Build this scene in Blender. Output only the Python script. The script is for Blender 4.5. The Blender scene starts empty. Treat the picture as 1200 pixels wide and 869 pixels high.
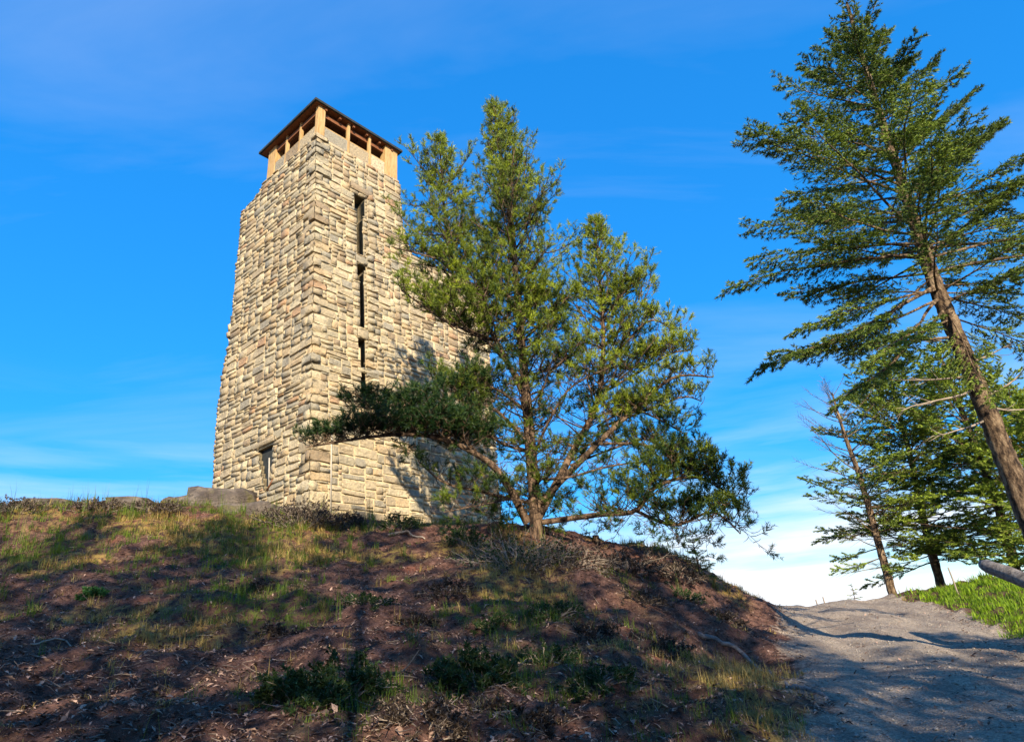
import bpy, math, random
import numpy as np
from math import radians, sin, cos, pi, atan, sqrt
from mathutils import Matrix, Vector

random.seed(7)
rng = np.random.default_rng(7)
scene = bpy.context.scene
COL = scene.collection

# ------------------------------------------------------------------ camera
PW, PH = 1200.0, 869.0                      # photograph size, for turning pixels into directions
FPX, HOR, ROLL = 775.0, 757.0, radians(-4.0)
EYE = np.array([0.0, 0.0, 1.6])
PITCH = atan((HOR - PH / 2) / FPX)
F_ = np.array([0, cos(PITCH), sin(PITCH)])
_R0 = np.array([1.0, 0, 0]); _U0 = np.array([0, -sin(PITCH), cos(PITCH)])
R_ = _R0 * cos(ROLL) + _U0 * sin(ROLL)
U_ = _U0 * cos(ROLL) - _R0 * sin(ROLL)
cam_d = bpy.data.cameras.new('camera')
cam = bpy.data.objects.new('camera', cam_d)
COL.objects.link(cam)
cam.matrix_world = Matrix(((R_[0], U_[0], -F_[0], EYE[0]), (R_[1], U_[1], -F_[1], EYE[1]),
                           (R_[2], U_[2], -F_[2], EYE[2]), (0, 0, 0, 1)))
cam_d.sensor_width = 36.0
cam_d.lens = FPX / PW * 36.0
cam_d.clip_start = 0.05
cam_d.clip_end = 20000
scene.camera = cam

# ------------------------------------------------------------------ sky, sun, exposure
SUN_EL, SUN_PHI = radians(27.0), radians(12.5)      # sun behind the viewer and to the right
TO_SUN = np.array([sin(SUN_PHI) * cos(SUN_EL), -cos(SUN_PHI) * cos(SUN_EL), sin(SUN_EL)])
world = bpy.data.worlds.new('World'); scene.world = world
world.use_nodes = True
nt = world.node_tree; nt.nodes.clear()
def N(tree, typ, **kw):
    n = tree.nodes.new(typ)
    for k, v in kw.items():
        setattr(n, k, v)
    return n
w_out = N(nt, 'ShaderNodeOutputWorld'); w_bg = N(nt, 'ShaderNodeBackground')
w_sky = N(nt, 'ShaderNodeTexSky', sky_type='NISHITA', sun_disc=False)
w_sky.sun_elevation = SUN_EL
w_sky.sun_rotation = math.atan2(TO_SUN[0], TO_SUN[1])
w_sky.altitude = 700; w_sky.air_density = 1.0; w_sky.dust_density = 0.3; w_sky.ozone_density = 3.0
w_tc = N(nt, 'ShaderNodeTexCoord'); w_sep = N(nt, 'ShaderNodeSeparateXYZ')
nt.links.new(w_tc.outputs['Generated'], w_sep.inputs[0])
def wmath(op, a, b=None, clamp=False):
    m = N(nt, 'ShaderNodeMath', operation=op); m.use_clamp = clamp
    for i, v in enumerate((a, b)):
        if v is None: continue
        if isinstance(v, (int, float)): m.inputs[i].default_value = v
        else: nt.links.new(v, m.inputs[i])
    return m.outputs[0]
den = wmath('ADD', wmath('MAXIMUM', w_sep.outputs['Z'], 0.0), 0.18)
cx = wmath('DIVIDE', w_sep.outputs['X'], den); cy = wmath('DIVIDE', w_sep.outputs['Y'], den)
w_cmb = N(nt, 'ShaderNodeCombineXYZ'); nt.links.new(cx, w_cmb.inputs[0]); nt.links.new(cy, w_cmb.inputs[1])
w_map = N(nt, 'ShaderNodeMapping'); w_map.inputs['Scale'].default_value = (0.55, 1.9, 1); w_map.inputs['Rotation'].default_value = (0, 0, 0.25)
w_map.inputs['Location'].default_value = (3.1, 1.2, 0)
nt.links.new(w_cmb.outputs[0], w_map.inputs[0])
w_n = N(nt, 'ShaderNodeTexNoise'); w_n.inputs['Scale'].default_value = 1.1; w_n.inputs['Detail'].default_value = 7; w_n.inputs['Roughness'].default_value = 0.56
w_n.inputs['Distortion'].default_value = 0.5
nt.links.new(w_map.outputs[0], w_n.inputs['Vector'])
nz = w_n.outputs['Fac']
wisp = wmath('MULTIPLY', wmath('SUBTRACT', nz, 0.46, True), 0.5, True)             # thin veils everywhere
hz = wmath('SUBTRACT', 1.0, wmath('DIVIDE', wmath('SUBTRACT', w_sep.outputs['Z'], 0.04), 0.33, True), True)
hz = wmath('POWER', hz, 1.6)
w_map2 = N(nt, 'ShaderNodeMapping'); w_map2.inputs['Scale'].default_value = (1.6, 1.6, 16.0); w_map2.inputs['Rotation'].default_value = (0, 0.05, 0)
nt.links.new(w_tc.outputs['Generated'], w_map2.inputs[0])
w_n2 = N(nt, 'ShaderNodeTexNoise'); w_n2.inputs['Scale'].default_value = 1.5; w_n2.inputs['Detail'].default_value = 6; w_n2.inputs['Roughness'].default_value = 0.55
nt.links.new(w_map2.outputs[0], w_n2.inputs['Vector'])                                  # long flat streaks low in the sky
low = wmath('MULTIPLY', wmath('ADD', wmath('MULTIPLY', wmath('SUBTRACT', w_n2.outputs['Fac'], 0.47), 4.2), hz), hz, True)
cl = wmath('MAXIMUM', wisp, low, True)
w_mix = N(nt, 'ShaderNodeMix', data_type='RGBA')
nt.links.new(cl, w_mix.inputs['Factor'])
w_sc = N(nt, 'ShaderNodeSeparateColor', mode='HSV'); w_cc = N(nt, 'ShaderNodeCombineColor', mode='HSV')   # vivid tone of the photograph's sky
nt.links.new(w_sky.outputs[0], w_sc.inputs[0])
nt.links.new(wmath('ADD', w_sc.outputs[0], 0.001), w_cc.inputs[0])
nt.links.new(wmath('SUBTRACT', 1.0, wmath('POWER', wmath('SUBTRACT', 1.0, w_sc.outputs[1], True), 3.0), True), w_cc.inputs[1])
nt.links.new(wmath('MULTIPLY', wmath('POWER', w_sc.outputs[2], 0.42), 2.95), w_cc.inputs[2])
nt.links.new(w_cc.outputs[0], w_mix.inputs['A'])
w_mix.inputs['B'].default_value = (5.2, 5.4, 5.7, 1)
nt.links.new(w_mix.outputs['Result'], w_bg.inputs['Color'])
w_bg.inputs['Strength'].default_value = 0.11
nt.links.new(w_bg.outputs[0], w_out.inputs[0])

sun_d = bpy.data.lights.new('sun', 'SUN'); sun_d.energy = 4.8; sun_d.angle = radians(0.55); sun_d.color = (1.0, 0.86, 0.64)
sun = bpy.data.objects.new('sun', sun_d); COL.objects.link(sun)
sun.rotation_euler = Vector(tuple(TO_SUN)).to_track_quat('Z', 'Y').to_euler()
sun.location = (20, -30, 30)
scene.view_settings.view_transform = 'Standard'
scene.view_settings.look = 'None'
scene.view_settings.exposure = 0.98
scene.view_settings.gamma = 1.0
scene.view_settings.use_curve_mapping = False

# ------------------------------------------------------------------ helpers: pixels, noise, meshes
def ray(x, y):
    d = F_ + R_ * ((x - PW / 2) / FPX) - U_ * ((y - PH / 2) / FPX)
    return d / np.linalg.norm(d)
def at_y(x, y, Y):
    d = ray(x, y); return EYE + d * (Y / d[1])
def nrm(v):
    v = np.asarray(v, float); return v / (np.linalg.norm(v, axis=-1, keepdims=True) + 1e-12)
def _hash(ix, iy, s):
    n = (ix.astype(np.int64) * 374761393 + iy.astype(np.int64) * 668265263 + s * 974711) & 0xffffffff
    n = ((n ^ (n >> 13)) * 1274126177) & 0xffffffff
    n = n ^ (n >> 16)
    return (n & 0xffff) / 65535.0
def vnoise(x, y, s=0):
    x = np.asarray(x, float); y = np.asarray(y, float)
    ix = np.floor(x); iy = np.floor(y); fx = x - ix; fy = y - iy
    fx = fx * fx * (3 - 2 * fx); fy = fy * fy * (3 - 2 * fy)
    a = _hash(ix, iy, s); b = _hash(ix + 1, iy, s); c = _hash(ix, iy + 1, s); d = _hash(ix + 1, iy + 1, s)
    return (a * (1 - fx) + b * fx) * (1 - fy) + (c * (1 - fx) + d * fx) * fy
def fbm(x, y, o=4, s=0):
    r = 0; a = 0.5; t = 0
    for i in range(o):
        r = r + a * vnoise(x * 2 ** i + 17.3 * i, y * 2 ** i - 9.1 * i, s + i); t += a; a *= 0.5
    return r / t

def link(o, parent=None):
    COL.objects.link(o)
    if parent is not None: o.parent = parent
    return o
def mesh_np(name, V, Fc, mat, parent=None, smooth=False, attrs=None):
    """V (n,3); Fc (m,k) int or list of lists"""
    me = bpy.data.meshes.new(name)
    V = np.asarray(V, np.float32)
    if isinstance(Fc, np.ndarray):
        m, k = Fc.shape
        me.vertices.add(len(V)); me.vertices.foreach_set('co', V.ravel())
        me.loops.add(m * k); me.loops.foreach_set('vertex_index', Fc.astype(np.int32).ravel())
        me.polygons.add(m)
        me.polygons.foreach_set('loop_start', np.arange(0, m * k, k, dtype=np.int32))
        me.polygons.foreach_set('loop_total', np.full(m, k, np.int32))
        if smooth: me.polygons.foreach_set('use_smooth', np.ones(m, bool))
        me.update(calc_edges=True)
    else:
        me.from_pydata([tuple(map(float, v)) for v in V], [], [list(map(int, f)) for f in Fc]); me.update()
        if smooth: me.polygons.foreach_set('use_smooth', np.ones(len(me.polygons), bool))
    if attrs:
        for an, av in attrs.items():
            a = me.attributes.new(an, 'FLOAT', 'POINT'); a.data.foreach_set('value', np.asarray(av, np.float32))
    if mat: me.materials.append(mat)
    o = bpy.data.objects.new(name, me)
    return link(o, parent)
def tag(o, label=None, cat=None, group=None, kind=None):
    if label: o['label'] = label
    if cat: o['category'] = cat
    if group: o['group'] = group
    if kind: o['kind'] = kind
    return o
def empty(name, loc, label, cat, group=None):
    o = bpy.data.objects.new(name, None); o.empty_display_size = 0.3
    link(o); o.location = tuple(map(float, loc))
    return tag(o, label, cat, group)
class Geo:
    """collects tubes / triangles in world coordinates, builds ONE mesh relative to an origin"""
    def __init__(s): s.V = []; s.Q = []; s.T = []; s.n = 0; s.A = []
    def add(s, V, Q=None, T=None, a=0.5):
        V = np.asarray(V, float)
        if Q is not None and len(Q): s.Q.append(np.asarray(Q) + s.n)
        if T is not None and len(T): s.T.append(np.asarray(T) + s.n)
        s.V.append(V); s.n += len(V)
        s.A.append(np.full(len(V), a) if np.isscalar(a) else np.asarray(a))
    def tube(s, P, rad, sides=6, cap=True, rough=0.0, a=0.5):
        P = np.asarray(P, float); n = len(P); rad = np.broadcast_to(np.asarray(rad, float), (n,))
        T = np.gradient(P, axis=0); T = nrm(T)
        ref = np.array([0, 0, 1.0]) if abs(T[0][2]) < 0.8 else np.array([1.0, 0, 0])
        X = nrm(np.cross(T, ref)); Y = np.cross(T, X)
        an = np.arange(sides) * 2 * pi / sides
        rr = rad[:, None] * (1 + rough * (rng.random((n, sides)) - 0.5))
        V = P[:, None, :] + rr[..., None] * (np.cos(an)[None, :, None] * X[:, None, :] + np.sin(an)[None, :, None] * Y[:, None, :])
        i = np.arange(n - 1)[:, None] * sides; j = np.arange(sides)[None, :]; j2 = (j + 1) % sides
        Q = np.stack([i + j, i + j2, i + sides + j2, i + sides + j], -1).reshape(-1, 4)
        V = V.reshape(-1, 3)
        if cap:
            V = np.vstack([V, P[0], P[-1]]); c0 = n * sides; jj = np.arange(sides); j2 = (jj + 1) % sides
            T_ = np.vstack([np.stack([np.full(sides, c0), j2, jj], -1),
                            np.stack([np.full(sides, c0 + 1), (n - 1) * sides + jj, (n - 1) * sides + j2], -1)])
            s.add(V, Q, T_, a)
        else: s.add(V, Q, None, a)
    def sticks(s, A, B, r0, r1):
        A = np.asarray(A, float); B = np.asarray(B, float); m = len(A)
        if m == 0: return
        d = nrm(B - A); ref = np.where(np.abs(d[:, 2:3]) < 0.8, np.array([[0, 0, 1.0]]), np.array([[1.0, 0, 0]]))
        X = nrm(np.cross(d, ref)); Y = np.cross(d, X)
        an = np.arange(3) * 2 * pi / 3
        ring = np.cos(an)[None, :, None] * X[:, None, :] + np.sin(an)[None, :, None] * Y[:, None, :]
        V = np.concatenate([A[:, None] + ring * r0, B[:, None] + ring * r1], 1).reshape(-1, 3)
        b = (np.arange(m) * 6)[:, None, None]
        q = np.array([[0, 1, 4, 3], [1, 2, 5, 4], [2, 0, 3, 5]])[None]
        s.add(V, (b + q).reshape(-1, 4))
    def build(s, name, mat, parent=None, origin=(0, 0, 0), smooth=False):
        V = np.vstack(s.V) - np.asarray(origin, float)
        Q = np.vstack(s.Q) if s.Q else np.zeros((0, 4), int); T = np.vstack(s.T) if s.T else np.zeros((0, 3), int)
        me = bpy.data.meshes.new(name)
        me.vertices.add(len(V)); me.vertices.foreach_set('co', V.astype(np.float32).ravel())
        nl = len(Q) * 4 + len(T) * 3
        me.loops.add(nl); me.loops.foreach_set('vertex_index', np.concatenate([Q.ravel(), T.ravel()]).astype(np.int32))
        tot = np.concatenate([np.full(len(Q), 4), np.full(len(T), 3)]).astype(np.int32)
        st = np.concatenate([[0], np.cumsum(tot)[:-1]]).astype(np.int32)
        me.polygons.add(len(tot)); me.polygons.foreach_set('loop_start', st); me.polygons.foreach_set('loop_total', tot)
        if smooth: me.polygons.foreach_set('use_smooth', np.ones(len(tot), bool))
        me.update(calc_edges=True)
        a = me.attributes.new('tint', 'FLOAT', 'POINT'); a.data.foreach_set('value', np.concatenate(s.A).astype(np.float32))
        me.materials.append(mat)
        o = bpy.data.objects.new(name, me)
        return link(o, parent)

# ------------------------------------------------------------------ materials
def material(name):
    m = bpy.data.materials.new(name); m.use_nodes = True
    t = m.node_tree; t.nodes.clear()
    out = N(t, 'ShaderNodeOutputMaterial'); p = N(t, 'ShaderNodeBsdfPrincipled')
    t.links.new(p.outputs[0], out.inputs[0])
    p.inputs['Roughness'].default_value = 0.85
    p.inputs['Specular IOR Level'].default_value = 0.25
    return m, t, p, out
def nmath(t, op, a, b=None, clamp=False):
    m = N(t, 'ShaderNodeMath', operation=op); m.use_clamp = clamp
    for i, v in enumerate((a, b)):
        if v is None: continue
        if isinstance(v, (int, float)): m.inputs[i].default_value = v
        else: t.links.new(v, m.inputs[i])
    return m.outputs[0]
def noise(t, scale, detail=5, rough=0.6, vec=None, stretch=None, dist=0.0):
    n = N(t, 'ShaderNodeTexNoise'); n.inputs['Scale'].default_value = scale
    n.inputs['Detail'].default_value = detail; n.inputs['Roughness'].default_value = rough; n.inputs['Distortion'].default_value = dist
    if vec is None:
        g = N(t, 'ShaderNodeNewGeometry'); vec = g.outputs['Position']
    if stretch:
        mp = N(t, 'ShaderNodeMapping'); mp.inputs['Scale'].default_value = stretch
        t.links.new(vec, mp.inputs[0]); vec = mp.outputs[0]
    t.links.new(vec, n.inputs['Vector'])
    return n.outputs['Fac']
def ramp(t, fac, stops, interp='LINEAR'):
    r = N(t, 'ShaderNodeValToRGB'); r.color_ramp.interpolation = interp
    e = r.color_ramp.elements
    while len(e) < len(stops): e.new(0.5)
    for k, (p, c) in enumerate(stops):
        e[k].position = p; e[k].color = (*c, 1) if len(c) == 3 else c
    t.links.new(fac, r.inputs[0]); return r.outputs[0]
def mix(t, fac, a, b, mode='MIX'):
    m = N(t, 'ShaderNodeMix', data_type='RGBA', blend_type=mode)
    for sck, v in (('Factor', fac), ('A', a), ('B', b)):
        if isinstance(v, (int, float)): m.inputs[sck].default_value = v
        elif isinstance(v, tuple): m.inputs[sck].default_value = (*v, 1)
        else: t.links.new(v, m.inputs[sck])
    return m.outputs['Result']
def bump(t, p, h, strength=0.5, dist=0.02):
    b = N(t, 'ShaderNodeBump'); b.inputs['Strength'].default_value = strength; b.inputs['Distance'].default_value = dist
    t.links.new(h, b.inputs['Height']); t.links.new(b.outputs[0], p.inputs['Normal'])
def rnd(t):
    oi = N(t, 'ShaderNodeObjectInfo'); g = N(t, 'ShaderNodeNewGeometry')
    return nmath(t, 'FRACT', nmath(t, 'ADD', oi.outputs['Random'], g.outputs['Random Per Island']))
def simple(name, stops, scale=6, stretch=None, rough=0.85, bs=0.4, bd=0.02, spec=0.25, coord=None):
    m, t, p, o = material(name)
    vec = None
    if coord:
        tc = N(t, 'ShaderNodeTexCoord'); vec = tc.outputs[coord]
    f = noise(t, scale, 6, 0.65, vec, stretch)
    t.links.new(ramp(t, f, stops), p.inputs['Base Color'])
    p.inputs['Roughness'].default_value = rough; p.inputs['Specular IOR Level'].default_value = spec
    if bs: bump(t, p, noise(t, scale * 3, 5, 0.7, vec, stretch), bs, bd)
    return m
def leafmat(name, dark, light, trans=0.3, rough=0.55, tint_amt=0.6):
    m, t, p, out = material(name)
    g = N(t, 'ShaderNodeNewGeometry'); at = N(t, 'ShaderNodeAttribute'); at.attribute_name = 'tint'
    f = nmath(t, 'ADD', nmath(t, 'MULTIPLY', g.outputs['Random Per Island'], 1 - tint_amt), nmath(t, 'MULTIPLY', at.outputs['Fac'], tint_amt))
    c = ramp(t, f, [(0.12, dark), (0.55, tuple(0.57 * a + 0.43 * b for a, b in zip(dark, light))), (0.95, light)])
    t.links.new(c, p.inputs['Base Color']); p.inputs['Roughness'].default_value = rough
    tr = N(t, 'ShaderNodeBsdfTranslucent'); t.links.new(c, tr.inputs['Color'])
    ms = N(t, 'ShaderNodeMixShader'); ms.inputs[0].default_value = trans
    t.links.new(p.outputs[0], ms.inputs[1]); t.links.new(tr.outputs[0], ms.inputs[2]); t.links.new(ms.outputs[0], out.inputs[0])
    return m

# stone
def stone_material():
    m, t, p, o = material('sandstone')
    r = rnd(t)
    base = ramp(t, r, [(0.0, (0.40, 0.31, 0.19)), (0.14, (0.54, 0.44, 0.275)), (0.28, (0.36, 0.31, 0.21)), (0.42, (0.60, 0.50, 0.32)),
                       (0.56, (0.44, 0.35, 0.22)), (0.68, (0.27, 0.25, 0.20)), (0.78, (0.52, 0.37, 0.20)), (0.87, (0.40, 0.215, 0.11)), (0.92, (0.25, 0.17, 0.10)), (1.0, (0.56, 0.47, 0.31))], 'CONSTANT')
    n1 = noise(t, 3.2, 6, 0.65); n2 = noise(t, 14, 6, 0.7)
    c = mix(t, nmath(t, 'MULTIPLY', n1, 0.45), base, (0.60, 0.50, 0.33))
    c = mix(t, ramp(t, n2, [(0.46, (0, 0, 0)), (0.70, (0.7, 0.7, 0.7))]), c, (0.20, 0.165, 0.12))
    lich = ramp(t, noise(t, 7.5, 5, 0.6), [(0.62, (0, 0, 0)), (0.70, (0.7, 0.7, 0.7))])
    c = mix(t, lich, c, (0.40, 0.37, 0.25))
    c = mix(t, ramp(t, noise(t, 1.0, 4, 0.6, None, (1.6, 1.6, 0.16)), [(0.52, (0, 0, 0)), (0.70, (0.55, 0.55, 0.55))]), c, (0.19, 0.16, 0.125))
    t.links.new(c, p.inputs['Base Color']); p.inputs['Roughness'].default_value = 0.92
    h = nmath(t, 'ADD', noise(t, 9, 6, 0.65), nmath(t, 'MULTIPLY', noise(t, 38, 4, 0.7), 0.4))
    bump(t, p, h, 1.0, 0.06)
    return m
M = {}
M['stone'] = stone_material()
M['mortar'] = simple('mortar', [(0.3, (0.30, 0.225, 0.13)), (0.5, (0.54, 0.44, 0.27)), (0.75, (0.66, 0.56, 0.37))], 6, None, 0.95, 0.7, 0.03)
M['inner'] = simple('shade_dark_masonry', [(0.3, (0.05, 0.042, 0.035)), (0.7, (0.09, 0.075, 0.06))], 4, None, 0.95, 0.5)  # inside of the tower, interior shade put into a near-black colour
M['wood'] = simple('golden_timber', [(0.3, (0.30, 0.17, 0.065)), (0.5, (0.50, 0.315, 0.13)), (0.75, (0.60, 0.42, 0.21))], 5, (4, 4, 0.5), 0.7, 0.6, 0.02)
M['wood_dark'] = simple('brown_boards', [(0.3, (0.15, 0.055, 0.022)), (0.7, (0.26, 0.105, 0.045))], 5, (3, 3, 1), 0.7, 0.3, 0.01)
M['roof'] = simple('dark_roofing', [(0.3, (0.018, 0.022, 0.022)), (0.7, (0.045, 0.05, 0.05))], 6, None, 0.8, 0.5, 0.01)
M['pipe'] = simple('pale_pipe', [(0.3, (0.38, 0.34, 0.28)), (0.7, (0.52, 0.47, 0.39))], 6, None, 0.5, 0.1)
M['bark_pine'] = simple('pine_bark', [(0.40, (0.03, 0.02, 0.015)), (0.5, (0.12, 0.078, 0.05)), (0.64, (0.27, 0.18, 0.12))], 9, (1, 1, 0.3), 0.95, 1.0, 0.04)
M['bark_fir'] = simple('fir_bark', [(0.40, (0.045, 0.030, 0.022)), (0.5, (0.18, 0.12, 0.075)), (0.62, (0.40, 0.29, 0.185))], 11, (1, 1, 0.4), 0.95, 1.0, 0.09)
M['deadwood'] = simple('bare_grey_wood', [(0.3, (0.20, 0.155, 0.12)), (0.7, (0.42, 0.35, 0.28))], 8, (1, 1, 0.4), 0.9, 0.6, 0.02)
M['log'] = simple('weathered_log', [(0.3, (0.07, 0.06, 0.055)), (0.5, (0.21, 0.185, 0.17)), (0.75, (0.36, 0.325, 0.30))], 7, (0.4, 2, 2), 0.9, 0.8, 0.03)
M['pine_needles'] = leafmat('pine_needles', (0.012, 0.042, 0.012), (0.36, 0.43, 0.025), 0.12, 0.5, 0.75)
M['fir_needles'] = leafmat('fir_needles', (0.022, 0.062, 0.024), (0.36, 0.46, 0.05), 0.16, 0.5, 0.7)
M['shade_needles'] = leafmat('dark_fir_needles', (0.02, 0.045, 0.016), (0.06, 0.09, 0.02), 0.15)
M['grass_green'] = leafmat('green_grass', (0.07, 0.12, 0.015), (0.20, 0.28, 0.03), 0.35)
M['grass_bank'] = leafmat('bright_grass', (0.09, 0.17, 0.012), (0.36, 0.52, 0.03), 0.35)
M['grass_dry'] = leafmat('straw_grass', (0.26, 0.18, 0.05), (0.52, 0.40, 0.14), 0.3)
M['litter'] = leafmat('dead_leaf_litter', (0.045, 0.024, 0.02), (0.60, 0.40, 0.30), 0.1, 0.8, 0.3)
M['twig'] = leafmat('grey_twigs', (0.10, 0.075, 0.065), (0.36, 0.29, 0.23), 0.0, 0.9, 0.7)
M['shrub_leaf'] = leafmat('shrub_leaves', (0.018, 0.045, 0.015), (0.075, 0.12, 0.03), 0.25)
M['heath_leaf'] = leafmat('heath_leaves', (0.030, 0.022, 0.022), (0.10, 0.07, 0.045), 0.1)
M['weed_leaf'] = leafmat('weed_leaves', (0.03, 0.11, 0.03), (0.10, 0.24, 0.05), 0.35)
M['gravel'] = simple('gravel_stones', [(0.3, (0.16, 0.14, 0.12)), (0.7, (0.42, 0.38, 0.34))], 9, None, 0.9, 0.3)
M['rock'] = None
def rock_material():
    m, t, p, o = material('outcrop_rock')
    n1 = noise(t, 2.2, 7, 0.62); n2 = noise(t, 9, 6, 0.7)
    c = ramp(t, n1, [(0.3, (0.05, 0.04, 0.036)), (0.5, (0.13, 0.105, 0.088)), (0.7, (0.25, 0.205, 0.16))])
    c = mix(t, ramp(t, n2, [(0.5, (0, 0, 0)), (0.66, (0.8, 0.8, 0.8))]), c, (0.075, 0.065, 0.055))
    c = mix(t, ramp(t, noise(t, 1.4, 5), [(0.56, (0, 0, 0)), (0.66, (0.7, 0.7, 0.7))]), c, (0.13, 0.12, 0.035))
    t.links.new(c, p.inputs['Base Color'])
    bump(t, p, nmath(t, 'ADD', noise(t, 5, 6, 0.6, None, (1, 1, 3)), nmath(t, 'MULTIPLY', n2, 0.4)), 1.0, 0.1)
    return m
M['rock'] = rock_material()
def ground_material():
    m, t, p, o = material('hillside_earth')
    at = N(t, 'ShaderNodeAttribute'); at.attribute_name = 'path'
    am = N(t, 'ShaderNodeAttribute'); am.attribute_name = 'lush'
    ad = N(t, 'ShaderNodeAttribute'); ad.attribute_name = 'dry'
    n1 = noise(t, 1.3, 6, 0.62); n2 = noise(t, 7, 6, 0.68); n3 = noise(t, 42, 5, 0.75); n4 = noise(t, 120, 3, 0.7)
    duff = ramp(t, n2, [(0.34, (0.035, 0.017, 0.013)), (0.48, (0.15, 0.072, 0.052)), (0.62, (0.27, 0.142, 0.105)), (0.78, (0.42, 0.27, 0.20))])
    duff = mix(t, ramp(t, n3, [(0.38, (0, 0, 0)), (0.62, (1, 1, 1))]), mix(t, 0.6, duff, (0.03, 0.016, 0.013)), duff)
    duff = mix(t, ramp(t, n4, [(0.62, (0, 0, 0)), (0.72, (0.8, 0.8, 0.8))]), duff, (0.32, 0.25, 0.21))
    rust = ramp(t, noise(t, 0.9, 4, 0.6, None, (1, 1, 1), 0.4), [(0.55, (0, 0, 0)), (0.68, (0.5, 0.5, 0.5))])
    duff = mix(t, rust, duff, (0.30, 0.105, 0.06))
    moss = mix(t, n3, (0.045, 0.055, 0.012), (0.17, 0.17, 0.03))
    fm = nmath(t, 'MULTIPLY', am.outputs['Fac'], ramp(t, n2, [(0.46, (0, 0, 0)), (0.58, (1, 1, 1))]), True)
    c = mix(t, fm, duff, moss)
    fd = nmath(t, 'MULTIPLY', ad.outputs['Fac'], ramp(t, n2, [(0.45, (0, 0, 0)), (0.58, (1, 1, 1))]), True)
    c = mix(t, fd, c, mix(t, n3, (0.24, 0.15, 0.035), (0.50, 0.35, 0.09)))
    grav = ramp(t, n3, [(0.28, (0.22, 0.17, 0.13)), (0.5, (0.47, 0.38, 0.295)), (0.7, (0.64, 0.53, 0.42))])
    grav = mix(t, ramp(t, n1, [(0.4, (0, 0, 0)), (0.7, (0.65, 0.65, 0.65))]), grav, (0.42, 0.36, 0.29))
    stk = noise(t, 1.1, 5, 0.6, None, (2.6, 0.7, 1))
    grav = mix(t, ramp(t, stk, [(0.42, (0, 0, 0)), (0.6, (0.7, 0.7, 0.7))]), grav, (0.22, 0.175, 0.145))
    vo = N(t, 'ShaderNodeTexVoronoi'); vo.inputs['Scale'].default_value = 26
    gg = N(t, 'ShaderNodeNewGeometry'); t.links.new(gg.outputs['Position'], vo.inputs['Vector'])
    peb = ramp(t, vo.outputs['Distance'], [(0.12, (1, 1, 1)), (0.32, (0, 0, 0))])
    grav = mix(t, nmath(t, 'MULTIPLY', peb, nmath(t, 'GREATER_THAN', n2, 0.5)), grav, (0.36, 0.335, 0.325))
    v2 = N(t, 'ShaderNodeTexVoronoi'); v2.inputs['Scale'].default_value = 48; t.links.new(gg.outputs['Position'], v2.inputs['Vector'])
    sc_ = N(t, 'ShaderNodeSeparateColor'); t.links.new(v2.outputs['Color'], sc_.inputs[0])
    grav = mix(t, 0.6, grav, ramp(t, sc_.outputs[0], [(0.1, (0.6, 0.59, 0.58)), (0.6, (1.1, 1.08, 1.05)), (0.95, (1.6, 1.52, 1.45))]), 'MULTIPLY')
    grav = mix(t, ramp(t, v2.outputs['Distance'], [(0.45, (0, 0, 0)), (0.8, (0.4, 0.4, 0.4))]), grav, (0.13, 0.105, 0.09))
    fp = nmath(t, 'ADD', at.outputs['Fac'], nmath(t, 'MULTIPLY', nmath(t, 'SUBTRACT', n2, 0.5), 0.9))
    fp = ramp(t, fp, [(0.38, (0, 0, 0)), (0.62, (1, 1, 1))])
    c = mix(t, fp, c, grav)
    t.links.new(c, p.inputs['Base Color']); p.inputs['Roughness'].default_value = 0.95
    h = nmath(t, 'ADD', nmath(t, 'ADD', n2, nmath(t, 'MULTIPLY', n3, 0.45)), nmath(t, 'MULTIPLY', n4, 0.2))
    h = nmath(t, 'SUBTRACT', h, nmath(t, 'MULTIPLY', nmath(t, 'MULTIPLY', v2.outputs['Distance'], at.outputs['Fac']), 0.35))
    bump(t, p, h, 1.0, 0.07)
    return m
M['ground'] = ground_material()

# ------------------------------------------------------------------ terrain: hillock, path, summit falling away
CP = []                                              # control points (x, y, z)
for px, py, Y in [(-150, 869, 5.0), (0, 869, 5.0), (200, 869, 5.0), (400, 869, 5.1), (600, 869, 5.2), (760, 869, 5.5),
                  (0, 800, 6.6), (250, 800, 6.6), (500, 800, 6.8), (720, 800, 7.4),
                  (-150, 740, 8.8), (0, 740, 8.8), (250, 740, 8.8), (500, 740, 9.0), (720, 745, 9.6),
                  (0, 690, 11.2), (250, 690, 11.2), (500, 690, 11.4), (700, 695, 12.0), (800, 715, 12.4),
                  (0, 645, 14.0), (250, 645, 14.0), (450, 650, 14.0), (620, 655, 13.8), (760, 672, 14.0),
                  (-150, 596, 17.0), (0, 594, 17.0), (100, 592, 17.3), (200, 593, 17.8), (300, 602, 18.0), (362, 607, 18.2), (450, 616, 17.8),
                  (540, 620, 17.0), (610, 622, 16.0), (700, 640, 15.6), (770, 652, 15.6), (815, 664, 15.6), (848, 690, 15.6), (880, 722, 15.2),
                  (905, 752, 13.6), (860, 770, 11.4), (900, 802, 9.0)]:
    CP.append(at_y(px, py, Y))
PATH_Z = [(-6, -0.45), (0, 0.0), (3, 0.35), (6, 0.68), (9, 0.97), (12, 1.22), (13.6, 1.40), (15.5, 1.72), (18, 2.07), (20, 2.16), (24, 1.7), (30, 0.3)]
def path_left(Y): return np.interp(Y, [-6, 0, 4, 6, 9, 12, 13.6, 15.5, 18, 20, 30], [-2.0, -0.6, 1.3, 2.15, 3.2, 4.2, 4.7, 5.45, 6.2, 6.8, 9.0])
def path_right(Y): return np.interp(Y, [-6, 0, 4, 6, 9, 12, 15, 18, 20, 30], [2.4, 3.4, 4.6, 5.3, 6.6, 7.95, 9.1, 9.75, 10.3, 12.0])
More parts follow.
